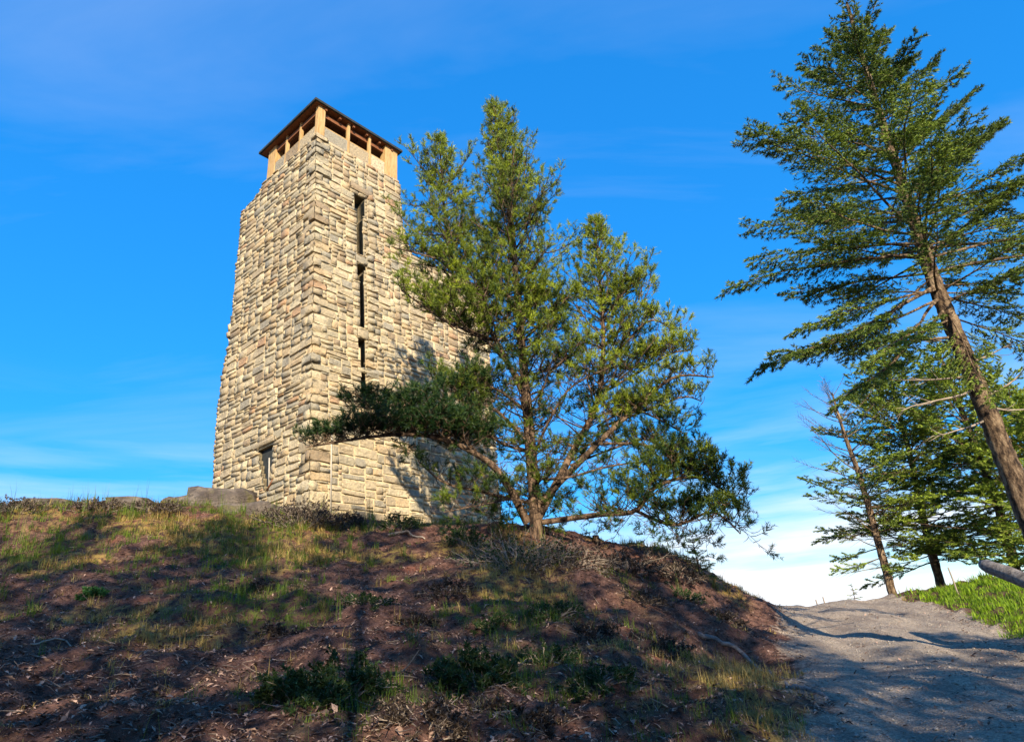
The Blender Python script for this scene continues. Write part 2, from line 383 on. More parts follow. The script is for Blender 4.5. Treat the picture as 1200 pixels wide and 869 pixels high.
for Y, z in PATH_Z:
    for f in (0.0, 0.5, 1.0):
        x = path_left(Y) * (1 - f) + path_right(Y) * f
        CP.append(np.array([x, Y, z + 0.03 * (f == 0.5)]))
    if Y >= 0: CP.append(np.array([path_right(Y) + 1.4, Y, z + 0.22]))
    CP.append(np.array([path_right(Y) + 5, Y, z + 0.1]))
for p in [(-22, 17, 4.2), (-14, 22, 4.9), (-9, 21, 5.2), (-5, 22, 5.2), (-1, 22, 5.0), (-3, 27, 4.8), (2.5, 19.5, 4.0), (5, 19.5, 2.9), (4, 24, 2.6), (-12, 30, 3.4), (4, 31, 0.8),
          (-25, 8, 1.5), (-18, 3, 0.6), (-6, 0, 0.15), (-12, -2, 0.0), (-3, -3, -0.25), (-16, 10, 2.9), (22, 10, 0.9), (22, 22, 1.2), (24, 30, -1), (-25, 28, 2.5)]:
    CP.append(np.array(p, float))
CP = np.array(CP)
def _tps(d2): return 0.5 * d2 * np.log(d2 + 1e-9)
def _fit():
    n = len(CP); D = ((CP[:, None, :2] - CP[None, :, :2]) ** 2).sum(-1)
    K = _tps(D) + np.eye(n) * 0.08; Pm = np.hstack([np.ones((n, 1)), CP[:, :2]])
    A = np.zeros((n + 3, n + 3)); A[:n, :n] = K; A[:n, n:] = Pm; A[n:, :n] = Pm.T
    return np.linalg.solve(A, np.concatenate([CP[:, 2], np.zeros(3)]))
_W = _fit()
def base_z(x, y):
    x = np.asarray(x, float); y = np.asarray(y, float); sh = x.shape; x = x.ravel(); y = y.ravel(); out = np.empty(len(x))
    for i in range(0, len(x), 20000):
        a = x[i:i + 20000]; b = y[i:i + 20000]
        d2 = (a[:, None] - CP[None, :, 0]) ** 2 + (b[:, None] - CP[None, :, 1]) ** 2
        out[i:i + 20000] = _tps(d2) @ _W[:-3] + _W[-3] + _W[-2] * a + _W[-1] * b
    r = np.hypot(x * 0.85, y - 11); k = np.clip((r - 20) / 10, 0, 1); k = k * k * (3 - 2 * k)
    far = np.maximum(1.2 - 0.22 * np.maximum(r - 22, 0) * np.clip((r - 15) / 30, 0, 1), -70)
    back = np.clip((-y - 2) / 4, 0, 1); far = far * (1 - back) + back * np.maximum(-0.10 * r, -70)
    k = np.maximum(k, np.clip((-y - 4) / 3, 0, 1))
    return (out * (1 - k) + far * k).reshape(sh)
def pathness(x, y):
    l = path_left(y); r = path_right(y)
    wob = (fbm(x * 0.8, y * 0.8, 3, 5) - 0.5) * 0.9
    d = np.minimum(x - l, r - x) + wob
    m = np.clip(d / 0.7 + 0.5, 0, 1)
    return m * (y > -8) * (y < 26)
def ground_z(x, y):
    x = np.asarray(x, float); y = np.asarray(y, float)
    z = base_z(x, y); p = pathness(x, y)
    rough = 1 - 0.82 * p
    z = z + rough * ((fbm(x * 0.9, y * 0.9, 3, 11) - 0.5) * 0.42 + (fbm(x * 3.1, y * 3.1, 3, 23) - 0.5) * 0.26 + (fbm(x * 8, y * 8, 2, 31) - 0.5) * 0.09)
    z = z + p * (fbm(x * 2.2, y * 0.7, 3, 41) - 0.5) * 0.09
    f = (x - path_left(y)) / np.maximum(path_right(y) - path_left(y), 0.5)             # two worn wheel tracks
    z = z - p * 0.05 * (np.exp(-((f - 0.30) / 0.07) ** 2) + np.exp(-((f - 0.70) / 0.07) ** 2)) + p * 0.02 * np.sin(y * 2.3 + 3 * fbm(x, y, 2, 61))
    return z
def gz(x, y): return float(ground_z(np.array([x]), np.array([y]))[0])
def hit(px, py, y0=3.0, y1=30.0):
    """first point where the photo direction meets the ground"""
    d = ray(px, py); Y = np.linspace(y0, y1, 900); P = EYE[None] + d[None] * (Y / d[1])[:, None]
    g = ground_z(P[:, 0], P[:, 1]); k = np.argmax(P[:, 2] < g)
    return P[k] if P[k, 2] < g[k] else None

def axis(lo, hi, step, far):
    a = list(np.arange(lo, hi, step)); g = step
    x = a[-1]
    while x < far: g *= 1.22; x += g; a.append(x)
    x = a[0]; g = step; pre = []
    while x > -far: g *= 1.22; x -= g; pre.append(x)
    return np.array(pre[::-1] + a)
def lushness(x, y):
    l = fbm(x * 0.5 + 3, y * 0.5, 4, 77)
    return np.clip((l - 0.545) * 7, 0, 1) * (0.25 + 0.75 * np.clip((1.2 - x) / 2.5, 0, 1))
def dryness(x, y):
    d = np.clip((fbm(x * 0.42 + 9, y * 0.7, 3, 99) - 0.58) * 11, 0, 1) * 0.9
    crest = np.clip((y - 14.6) / 1.6, 0, 1) * np.clip((-x - 3.0) / 2.0, 0, 1) * np.clip((fbm(x * 0.8, y * 1.1, 3, 55) - 0.46) * 9, 0, 1)
    return np.maximum(d, crest * 0.9) * (x < path_left(y) + 0.2)
gx = axis(-15, 15, 0.11, 3000); gy = axis(3.2, 22.5, 0.11, 3000)
GX, GY = np.meshgrid(gx, gy); GZ = ground_z(GX, GY)
PM = pathness(GX, GY)
GV = np.stack([GX, GY, GZ], -1).reshape(-1, 3)
ny, nx = GX.shape
ii = (np.arange(ny - 1)[:, None] * nx + np.arange(nx - 1)[None, :]).ravel()
GQ = np.stack([ii, ii + 1, ii + nx + 1, ii + nx], -1)
bank = np.clip((GX - path_right(GY) + 0.2) / 0.5, 0, 1) * (GY < 26) * (GY > 2)
lush_v = np.maximum(lushness(GX, GY), bank).ravel(); dry_v = (dryness(GX, GY) * (1 - bank)).ravel(); pm_v = PM.ravel()
isp = pm_v[GQ].mean(1) > 0.5
def sub_mesh(name, sel):
    q = GQ[sel]; u, inv = np.unique(q, return_inverse=True)
    o = mesh_np(name, GV[u], inv.reshape(q.shape), M['ground'], None, True, {'path': pm_v[u], 'lush': lush_v[u], 'dry': dry_v[u]})
    return tag(o, kind='structure')
sub_mesh('ground', ~isp)
sub_mesh('path', isp)

# ------------------------------------------------------------------ the tower
TB = at_y(362, 612, 18.2)                                   # front corner at the foot
TT = at_y(371, 157, 18.75)                                  # front corner at the top of the masonry
AZ = radians(49.7)
DR = np.array([cos(AZ), sin(AZ), 0]); DL = np.array([-sin(AZ), cos(AZ), 0])
EV = TT - TB; ZB, ZT = TB[2], TT[2]
print('tower foot', TB, 'top', TT)
def corner(z): return TB + EV * ((z - ZB) / (ZT - ZB))
def face_uz(px, py, d, off=None):
    o = TB if off is None else TB + off
    r = ray(px, py); A = np.stack([d, EV, -r], 1); s = np.linalg.solve(A, EYE - o)
    return s[0], ZB + s[1] * (ZT - ZB)
EVn = EV / np.linalg.norm(EV)
NR = nrm(np.cross(DR, EVn)); NL = nrm(np.cross(EVn, DL))
if NR[1] > 0: NR = -NR
if NL[1] > 0: NL = -NL
ZBOT = ZB - 0.9
def prof(pts, d, off=None):
    a = sorted([face_uz(x, y, d, off) for x, y in pts], key=lambda q: q[1])
    zs = [q[1] for q in a]; us = [q[0] for q in a]
    return lambda z: np.interp(z, zs, us)
UR0 = prof([(467, 206), (471, 262), (485, 310), (510, 375), (533, 440), (543, 560), (548, 615)], DR)
UL0 = prof([(313, 206), (305, 223), (304, 226), (283, 249), (281, 275), (273, 365), (271, 393), (266, 396), (262, 430), (254, 490), (250, 560), (249, 590)], DL)
OFFW = -NR * np.array([1, 1, 0]) * 0.45                     # the lower wing stands back from the shaft
UW0 = prof([(570, 344), (574, 420), (580, 520), (588, 612)], DR, OFFW)
ZW = face_uz(540, 325, DR, OFFW)[1]
print('right face width', UR0(ZT), UR0(ZB), 'left', UL0(ZT), UL0(ZB), 'wing', UW0(ZB), ZW, 'height', ZT - ZB)

def px_open(pts, d): return [face_uz(x, y, d) for x, y in pts]
# arrow slits in the right face: (z_lo, z_hi, u_lo_bottom, u_hi_bottom, u_lo_top, u_hi_top)
def slit(y0, y1, xl0, xr0, xl1, xr1, d):
    a = face_uz(xl1, y1, d); b = face_uz(xr1, y1, d); c = face_uz(xl0, y0, d); e = face_uz(xr0, y0, d)
    return (0.5 * (a[1] + b[1]), 0.5 * (c[1] + e[1]), a[0], b[0], c[0], e[0])
OPEN_R = [slit(230, 250, 415, 428, 416.5, 427, DR), slit(250, 299, 418, 426, 419, 425.5, DR), slit(310, 330, 418.5, 427.5, 419.5, 426.5, DR),
          slit(330, 383, 420.5, 426.5, 421.5, 426.5, DR), slit(398, 430, 420.5, 428, 422, 427.5, DR), slit(436, 470, 422, 427, 423, 427.5, DR)]
OPEN_L = [slit(523, 535, 302.5, 320.5, 303, 320, DL), slit(535, 576, 303, 320, 310, 315, DL)]
def in_open(opens, u, z, e=0.0):
    r = np.zeros(np.shape(u), bool)
    for z0, z1, a0, b0, a1, b1 in opens:
        f = np.clip((z - z0) / (z1 - z0), 0, 1)
        lo = np.minimum(a0 + (a1 - a0) * f, b0 + (b1 - b0) * f); hi = np.maximum(a0 + (a1 - a0) * f, b0 + (b1 - b0) * f)
        r |= (z > z0 - e * 0.5) & (z < z1 + e * 0.5) & (u > lo - e) & (u < hi + e)
    return r
tower = empty('stone_tower', TB, 'tall tan stone lookout tower with open timber top and dark roof on the hilltop', 'tower')
def part(name, V, Fc, mat, **k):
    return mesh_np(name, np.asarray(V) - TB, Fc, mat, tower, **k)
TOPZ = lambda u, nm: ZT
def wall_face(d, n, ufun, opens, off, ztop, ulo=None, depth=0.95):
    """masonry core of one face: cells, with real openings and their reveals"""
    c = 0.09; zs = np.arange(ZBOT, ztop + 1e-6, c); V = []; Q = []; idx = {}
    umax = max(ufun(z) for z in zs)
    us = np.arange(0, umax + c, c)
    def P(i, j, k):
        key = (i, j, k)
        if key not in idx:
            z = zs[j]; idx[key] = len(V)
            V.append(corner(z) + off + d * us[i] - n * (depth * k))
        return idx[key]
    U, Zc = np.meshgrid(us[:-1] + c / 2, zs[:-1] + c / 2)
    ok = (U < ufun(Zc) - 0.02)
    if ulo is not None: ok &= U > ulo(Zc) - 0.3
    op = in_open(opens, U, Zc); op &= ok; solid = ok & ~op
    for j in range(len(zs) - 1):
        for i in range(len(us) - 1):
            if solid[j, i]:
                Q.append((P(i, j, 0), P(i + 1, j, 0), P(i + 1, j + 1, 0), P(i, j + 1, 0)))
            elif op[j, i]:
                for di, dj, e in ((-1, 0, ((i, j), (i, j + 1))), (1, 0, ((i + 1, j + 1), (i + 1, j))), (0, -1, ((i + 1, j), (i, j))), (0, 1, ((i, j + 1), (i + 1, j + 1)))):
                    jj, i2 = j + dj, i + di
                    if 0 <= jj < solid.shape[0] and 0 <= i2 < solid.shape[1] and solid[jj, i2]:
                        (a, b), (a2, b2) = e
                        Q.append((P(a, b, 0), P(a2, b2, 0), P(a2, b2, 1), P(a, b, 1)))
    return np.array(V), np.array(Q)
wV, wQ = wall_face(DR, NR, UR0, OPEN_R, 0, ZT)
part('wall', wV, wQ, M['mortar'])
wV, wQ = wall_face(DL, NL, UL0, OPEN_L, 0, ZT)
part('wall', wV, wQ, M['mortar'])
wV, wQ = wall_face(DR, NR, UW0, [], OFFW, ZW, UR0)
part('wall', wV, wQ, M['mortar'])
# hidden sides: far walls, tops of the shoulders and a dark inner core
def loop_prism(fn_pts, zs, name, mat, top=True):
    V = []; Q = []
    rings = [fn_pts(z) for z in zs]; k = len(rings[0])
    for r in rings: V += r
    for j in range(len(zs) - 1):
        for i in range(k):
            i2 = (i + 1) % k
            Q.append((j * k + i, j * k + i2, (j + 1) * k + i2, (j + 1) * k + i))
    if top: Q.append(tuple((len(zs) - 1) * k + i for i in range(k)))
    return part(name, V, Q, mat)
def ring(z, inset=0.0, ur=None, ul=None):
    a = corner(z); r = UR0(z) if ur is None else ur; l = UL0(z) if ul is None else ul
    A = a - NR * inset - NL * inset
    return [A, a + DR * (r - inset) - NR * inset, a + DR * (r - inset) + DL * (l - inset), a + DL * (l - inset) - NL * inset]
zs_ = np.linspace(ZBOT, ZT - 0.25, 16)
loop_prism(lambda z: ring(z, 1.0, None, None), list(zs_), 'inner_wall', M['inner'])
# far sides (same masonry, seen only from elsewhere)
def far_strip(fn, name):
    V = []; Q = []
    for z in np.linspace(ZBOT, ZT, 40):
        V += fn(z)
    for j in range(39): Q.append((2 * j, 2 * j + 1, 2 * j + 3, 2 * j + 2))
    part(name, V, Q, M['mortar'])
far_strip(lambda z: [corner(z) + DR * UR0(z), corner(z) + DR * UR0(z) + DL * UL0(z)], 'far_wall')
far_strip(lambda z: [corner(z) + DL * UL0(z), corner(z) + DR * UR0(z) + DL * UL0(z)], 'far_wall')
W_D = 3.4
zw = np.linspace(ZBOT, ZW, 10)
def wring(z):
    a = corner(z) + OFFW; return [a + DR * (UW0(z) - 0.02), a + DR * (UW0(z) - 0.02) + DL * W_D, a + DR * (UR0(z) - 0.4) + DL * W_D]
V = []; Q = []
for z in zw: V += wring(z)
for j in range(9):
    for i in range(2): Q.append((3 * j + i, 3 * j + i + 1, 3 * j + 4 + i, 3 * j + 3 + i))
part('far_wall', V, Q, M['mortar'])
a = corner(ZW) + OFFW
part('wing_cap', [a + DR * (UR0(ZW) - 0.1), a + DR * UW0(ZW), a + DR * UW0(ZW) + DL * W_D, a + DR * (UR0(ZW) - 0.1) + DL * W_D], [(0, 1, 2, 3)], M['mortar'])

# stones: rough faced blocks, packed irregularly into each face
def stone_mesh(k, seed, bulge):
    r = np.random.default_rng(seed)
    g = np.array([0, 0.07, 0.5, 0.93, 1.0]); n = 5
    V = []
    for j in range(n):
        for i in range(n):
            u, v = g[i] - 0.5, g[j] - 0.5
            edge = (i in (0, 4)) or (j in (0, 4)); cor = (i in (0, 4)) and (j in (0, 4))
            h = -0.35 if edge else 0.62 + bulge * (1 if (i == 2 and j == 2) else 0.35 if (i == 2 or j == 2) else 0) + r.uniform(-0.3, 0.3)
            s = 0.90 if cor else 1.0
            ju, jv = (r.uniform(-0.045, 0.045), r.uniform(-0.06, 0.06))
            V.append((u * s + ju, v * s + jv, h))
    Q = [(j * n + i, j * n + i + 1, (j + 1) * n + i + 1, (j + 1) * n + i) for j in range(n - 1) for i in range(n - 1)]
    me = bpy.data.meshes.new('stone'); me.from_pydata(V, [], Q); me.update()
    me.materials.append(M['stone'])
    return me, np.array(V), np.array(Q)
SM = [stone_mesh(k, 100 + k, 0.0 + 0.2 * (k % 4) / 3) for k in range(14)]
cu, cz = 0.095, 0.082
stones = []           # (centre, d, n, w, h, prot, variant, size)
def pack(d, n, ufun, opens, off, ztop, seed, ulo=None, corner_reserve=None, jamb=None, wx=0):
    r = np.random.default_rng(seed)
    nz = int((ztop - ZBOT) / cz); umax = max(ufun(z) for z in np.linspace(ZBOT, ztop, 60)); nu = int(umax / cu) + 1
    zc = ZBOT + (np.arange(nz) + 0.5) * cz; uc = (np.arange(nu) + 0.5) * cu
    U, Z = np.meshgrid(uc, zc)
    free = (U < ufun(Z) + 0.03) & ~in_open(opens, U, Z, 0.012)
    if ulo is not None: free &= U > ulo(Z) - 0.05
    if corner_reserve is not None: free &= ~corner_reserve(U, Z)
    def put(j, i, w, h, pr):
        free[j:j + h, i:i + w] = False
        z = ZBOT + (j + h / 2) * cz; u = (i + w / 2) * cu + r.normal(0, 0.012)
        wd = w * cu - r.uniform(-0.015, 0.035); hd = h * cz - r.uniform(0.022, 0.046)
        stones.append((corner(z) + off + d * u, d, n, wd, hd, pr, int(r.integers(0, 14)), wd * hd, r.normal(0, 0.035)))
    if jamb is not None:                                   # the proud upright blocks beside the slits
        for (z, i0) in jamb:
            j = int((z - ZBOT) / cz); h = 4
            while j < nz - 4:
                u0 = i0(ZBOT + (j + 2) * cz); i = int(round(u0 / cu)); w = int(r.integers(3, 6)); hh = int(r.integers(3, 5))
                if ZBOT + j * cz > jamb_top: break
                if free[j:j + hh, i:i + w].all(): put(j, i, w, hh, r.uniform(0.13, 0.18)); j += hh
                else: j += 1
    for j in range(nz):
        # course rhythm: each level prefers one height
        i = 0
        hp = [2, 3, 3, 2, 4][int(_hash(np.array([j // 3]), np.array([seed]), 3)[0] * 4.99)]
        while i < nu:
            if not free[j, i]: i += 1; continue
            w = int(r.choice([3, 4, 5, 6, 7, 8, 9, 11], p=[.10, .16, .20, .19, .14, .10, .07, .04])) + wx; h = int(np.clip(hp + r.choice([-1, 0, 0, 0, 1]), 1, 4))
            while w > 1 and (i + w > nu or not free[j, i:i + w].all()): w -= 1
            while h > 1 and (j + h > nz or not free[j:j + h, i:i + w].all()): h -= 1
            if w == 1 and h > 2: h = 2
            if h == 1 and w > 5: w = 5
            put(j, i, w, h, r.uniform(0.035, 0.085) if w * h > 3 else r.uniform(0.03, 0.06)); i += w
jamb_top = OPEN_R[0][1]
s_hi = lambda z: np.interp(z, [OPEN_R[-1][0], OPEN_R[0][1]], [OPEN_R[-1][3], OPEN_R[0][5]]) + 0.06
# quoins up the front corner
quoins = []; qz = ZBOT; qr = np.random.default_rng(5); qk = 0
while qz < ZT - 0.02:
    h = min(qr.uniform(0.20, 0.36), ZT - qz); 
    if ZT - qz - h < 0.15: h = ZT - qz
    la, lb = (qr.uniform(0.45, 0.7), qr.uniform(0.22, 0.34)) if qk % 2 else (qr.uniform(0.24, 0.34), qr.uniform(0.45, 0.75))
    quoins.append((qz, h, la, lb)); qz += h; qk += 1
qa = np.array(quoins)
def q_res(k):
    def f(U, Z):
        i = np.clip(np.searchsorted(qa[:, 0], Z, side='right') - 1, 0, len(qa) - 1)
        return U < qa[i, k] - 0.03
    return f
pack(DR, NR, UR0, OPEN_R, 0, ZT, 21, None, q_res(2), [(OPEN_R[-1][0], s_hi)])
pack(DL, NL, UL0, OPEN_L, 0, ZT, 22, None, q_res(3), None, 1)
n_main = len(stones)
pack(DR, NR, UW0, [], OFFW, ZW, 23, UR0)
# keep off stones above the shoulder line; the 300 showing largest are objects, the rest one part
def vis_size(s):
    v = EYE - s[0]; D = np.linalg.norm(v); return s[7] * max(np.dot(s[2], v / D), 0.02) / D ** 2 * (1 if s[0][2] > gz(s[0][0], s[0][1]) - 0.1 else 0.05)
order = sorted(range(len(stones)), key=lambda i: -vis_size(stones[i]) * (1.0 if i < n_main else 0.4))
print('stones', len(stones), 'quoins', len(quoins))
def stone_mat(s):
    c, d, n, w, h, pr, k, _, rot = s
    up = np.cross(n, d); up = up if up[2] > 0 else -up
    dd = d * cos(rot) + up * sin(rot); uu = up * cos(rot) - d * sin(rot)
    x, y = dd * w, uu * h
    if np.dot(np.cross(x, y), n) < 0: x = -x
    return x, y, n * pr, c
for i in order[:300]:
    s = stones[i]; x, y, z, c = stone_mat(s); c = c - TB
    o = bpy.data.objects.new('stone', SM[s[6]][0]); link(o, tower)
    o.matrix_local = Matrix(((x[0], y[0], z[0], c[0]), (x[1], y[1], z[1], c[1]), (x[2], y[2], z[2], c[2]), (0, 0, 0, 1)))
V = []; Q = []; nv = 0
for i in order[300:]:
    s = stones[i]; x, y, z, c = stone_mat(s); sv = SM[s[6]][1]
    V.append(sv[:, 0:1] * x + sv[:, 1:2] * y + sv[:, 2:3] * z + c); Q.append(SM[s[6]][2] + nv); nv += len(sv)
tag(part('rubble_masonry', np.vstack(V), np.vstack(Q), M['stone']), kind='stuff')
# quoin blocks: rounded box with rough faces
def rough_box(o, x, y, z, seed, j=0.03):
    r = np.random.default_rng(seed); g = np.array([0, 0.08, 0.5, 0.92, 1.0]); V = {}; Q = []; L = []
    def vid(i, k, m):
        key = (i, k, m)
        if key not in V:
            e = sum(1 for q in key if q in (0, 4)); s = 1 if e < 2 else (0.93 if e == 2 else 0.88)
            a, b, c = [(g[q] - 0.5) * s + 0.5 for q in key]
            L.append(o + x * a + y * b + z * c + r.normal(0, 1, 3) * j * 0.55); V[key] = len(L) - 1
        return V[key]
    for ax in range(3):
        for side in (0, 4):
            for a in range(4):
                for b in range(4):
                    k = [(a, b), (a + 1, b), (a + 1, b + 1), (a, b + 1)]
                    f = []
                    for p_, q_ in k:
                        t_ = [p_, q_]; t_.insert(ax, side); f.append(vid(*t_))
                    Q.append(f if side else f[::-1])
    return np.array(L), np.array(Q)
for k, (z, h, la, lb) in enumerate(quoins):
    o = corner(z + 0.012) + NR * 0.05 + NL * 0.05
    pr = qr.uniform(-0.03, 0.05)
    V, Q = rough_box(o + NR * pr + NL * pr, DR * (la + 0.05), DL * (lb + 0.05), EVn * (h - 0.028), 300 + k, 0.03)
    part('quoin', V, Q, M['stone'], smooth=False)
# lintels and cross stones of the slits
def cross_stone(y, x0, x1, hpx, name, d, n, pr=0.14):
    a = face_uz(x0, y, d); b = face_uz(x1, y, d); z = 0.5 * (a[1] + b[1])
    hh = abs(face_uz(x0, y - hpx, d)[1] - a[1])
    u0, u1 = min(a[0], b[0]), max(a[0], b[0])
    V, Q = rough_box(corner(z) + d * u0 - n * 0.35, d * (u1 - u0), n * (0.35 + pr), EVn * hh, int(y), 0.02)
    part(name, V, Q, M['stone'])
cross_stone(309, 415, 430, 8, 'cross_stone', DR, NR, 0.07); cross_stone(397, 417, 431, 11, 'cross_stone', DR, NR, 0.07); cross_stone(227, 408, 436, 7, 'lintel', DR, NR, 0.10)
cross_stone(437, 417, 434, 4, 'cross_stone', DR, NR, 0.08)
cross_stone(522, 298, 325, 6, 'lintel', DL, NL, 0.08)
# thin bars inside the slits, a stay bar in the lower window, a conduit on the wall
def rod(d, n, pts, rad, name, mat, out):
    g = Geo(); P = []
    for x, y in pts:
        u, z = face_uz(x, y, d); P.append(corner(z) + d * u + n * out)
    g.tube(P, rad, 8); g.build(name, mat, tower, TB, True)
rod(DR, NR, [(419.5, 256), (420, 299)], 0.018, 'window_bar', M['pipe'], -0.12)
rod(DR, NR, [(422, 336), (422.5, 383)], 0.018, 'window_bar', M['wood_dark'], -0.12)
rod(DL, NL, [(313.5, 536), (313, 573)], 0.022, 'window_bar', M['pipe'], -0.06)
rod(DL, NL, [(314, 575), (321, 562)], 0.025, 'window_bar', M['wood_dark'], 0.04)
rod(DR, NR, [(385.2, 498), (383.5, 604)], 0.021, 'conduit', M['pipe'], 0.16)

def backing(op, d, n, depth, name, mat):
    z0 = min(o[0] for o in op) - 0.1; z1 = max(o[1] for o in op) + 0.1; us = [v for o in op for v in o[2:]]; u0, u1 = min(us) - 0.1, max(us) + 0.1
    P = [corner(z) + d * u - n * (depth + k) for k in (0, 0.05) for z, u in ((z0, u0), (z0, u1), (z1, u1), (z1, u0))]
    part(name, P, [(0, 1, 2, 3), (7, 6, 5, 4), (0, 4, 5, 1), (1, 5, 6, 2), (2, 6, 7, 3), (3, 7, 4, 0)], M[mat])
backing(OPEN_L, DL, NL, 0.13, 'dark_backing', 'roof')  # added dark panels, their colour stands for the unlit inside of the openings
backing(OPEN_R, DR, NR, 0.42, 'dark_backing', 'roof')
# belvedere: parapet ledge, posts, rails, low hipped roof
EAVE = []
ZE = None
ec = at_y(370, 116, TT[1] - 0.20); ZE = ec[2]
def at_z(px, py, z):
    r = ray(px, py); return EYE + r * ((z - EYE[2]) / r[2])
SR, SL = UR0(ZT), UL0(ZT)
er = np.dot(at_z(469, 178, ZE) - ec, DR); el = np.dot(at_z(304, 183, ZE) - ec, DL)
print('eave', ec, er, el, 'masonry top', SR, SL, 'gap', ZE - ZT)
def box(o, x, y, z, mat, name, bev=0.0):
    V = [o, o + x, o + x + y, o + y, o + z, o + x + z, o + x + y + z, o + y + z]
    Q = [(0, 3, 2, 1), (4, 5, 6, 7), (0, 1, 5, 4), (1, 2, 6, 5), (2, 3, 7, 6), (3, 0, 4, 7)]
    ob = part(name, V, Q, mat)
    if bev:
        b = ob.modifiers.new('bevel', 'BEVEL'); b.width = bev; b.segments = 2
    return ob
UPZ = np.array([0, 0, 1.0])
tc = corner(ZT)
# ledge stones around the top
for (o, x, y, L) in ((tc - NR * 0.0, DR, DL, SR), (tc, DL, DR, SL), (tc + DR * SR, DL, -DR, SL), (tc + DL * SL, DR, -DL, SR)):
    box(o + UPZ * -0.12 + y * 0.02, x * L, y * 0.34, UPZ * 0.13, M['stone'], 'parapet_ledge')
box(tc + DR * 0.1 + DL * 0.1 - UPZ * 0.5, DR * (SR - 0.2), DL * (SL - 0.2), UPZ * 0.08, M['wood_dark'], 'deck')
HP = ZE - ZT + 0.02
pw = 0.33
def post(u, v, w=pw, dpt=pw, h=None, mat='wood', z0=0.0):
    box(tc + DR * u + DL * v + UPZ * (0.012 + z0), DR * w, DL * dpt, UPZ * ((HP if h is None else h) - 0.012), M[mat], 'post', 0.012)
post(0.06, 0.06, 0.30, 0.20); post(SR - 0.66, 0.05, 0.62, 0.34); post(0.05, SL - 0.60, 0.34, 0.56); post(SR - 0.40, SL - 0.40)
for f in (0.36, 0.62): post(SR * f, 0.08, 0.11, 0.13)
for f in (0.35, 0.62): post(0.08, SL * f, 0.13, 0.11)
for f in (0.35, 0.62): post(SR - 0.2, SL * f, 0.13, 0.11); post(SR * f, SL - 0.2, 0.11, 0.13)
for hgt in (0.40,):
    z = UPZ * HP * hgt
    box(tc + DR * 0.36 + DL * 0.11 + z, DR * (SR - 1.03), DL * 0.06, UPZ * 0.07, M['wood'], 'rail')
    box(tc + DL * 0.26 + DR * 0.11 + z, DL * (SL - 0.87), DR * 0.06, UPZ * 0.07, M['wood'], 'rail')
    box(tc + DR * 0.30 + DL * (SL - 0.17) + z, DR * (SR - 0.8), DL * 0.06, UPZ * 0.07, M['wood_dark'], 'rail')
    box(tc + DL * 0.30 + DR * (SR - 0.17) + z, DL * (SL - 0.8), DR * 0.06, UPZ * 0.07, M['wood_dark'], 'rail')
for f0, f1 in ((0.36 / SR, 0.36), (0.36 + 0.11 / SR, 0.62), (0.62 + 0.11 / SR, 1 - 0.67 / SR)):
    box(tc + DR * (SR * f0 + 0.01) + DL * 0.07 + UPZ * 0.013, DR * (SR * (f1 - f0) - 0.02), DL * 0.09, UPZ * (HP * 0.40 - 0.03), M['stone'], 'parapet_panel')
for f0, f1 in ((0.27 / SL, 0.35), (0.35 + 0.11 / SL, 0.62), (0.62 + 0.11 / SL, 1 - 0.61 / SL)):
    box(tc + DL * (SL * f0 + 0.01) + DR * 0.07 + UPZ * 0.013, DL * (SL * (f1 - f0) - 0.02), DR * 0.09, UPZ * (HP * 0.40 - 0.03), M['stone'], 'parapet_panel')
# roof
e0 = np.array([ec[0], ec[1], ZE])
er = el = 0.5 * (er + el) if abs(er - el) < 0.6 else er
e1 = e0 + DR * er; e2 = e1 + DL * el; e3 = e0 + DL * el; apex = (e0 + e2) / 2 + UPZ * 0.85
th = UPZ * 0.10
roof = part('roof', [e0, e1, e2, e3, e0 + th, e1 + th, e2 + th, e3 + th, apex + th], [(0, 3, 2, 1), (0, 1, 5, 4), (1, 2, 6, 5), (2, 3, 7, 6), (3, 0, 4, 7), (4, 5, 8), (5, 6, 8), (6, 7, 8), (7, 4, 8)], M['roof'])
cin = 0.07
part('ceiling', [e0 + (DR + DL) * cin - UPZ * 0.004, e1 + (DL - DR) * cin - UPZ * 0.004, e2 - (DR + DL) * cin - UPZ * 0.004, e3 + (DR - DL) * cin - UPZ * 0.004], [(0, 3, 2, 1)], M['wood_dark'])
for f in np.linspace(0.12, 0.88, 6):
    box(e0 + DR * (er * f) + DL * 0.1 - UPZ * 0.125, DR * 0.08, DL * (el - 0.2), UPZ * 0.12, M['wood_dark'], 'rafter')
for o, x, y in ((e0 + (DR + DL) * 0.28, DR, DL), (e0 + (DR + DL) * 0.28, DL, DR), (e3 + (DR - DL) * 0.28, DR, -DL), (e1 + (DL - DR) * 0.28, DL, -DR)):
    box(o - UPZ * 0.30 + x * 0.11, x * (er - 0.78), y * 0.1, UPZ * 0.17, M['wood_dark'], 'beam')

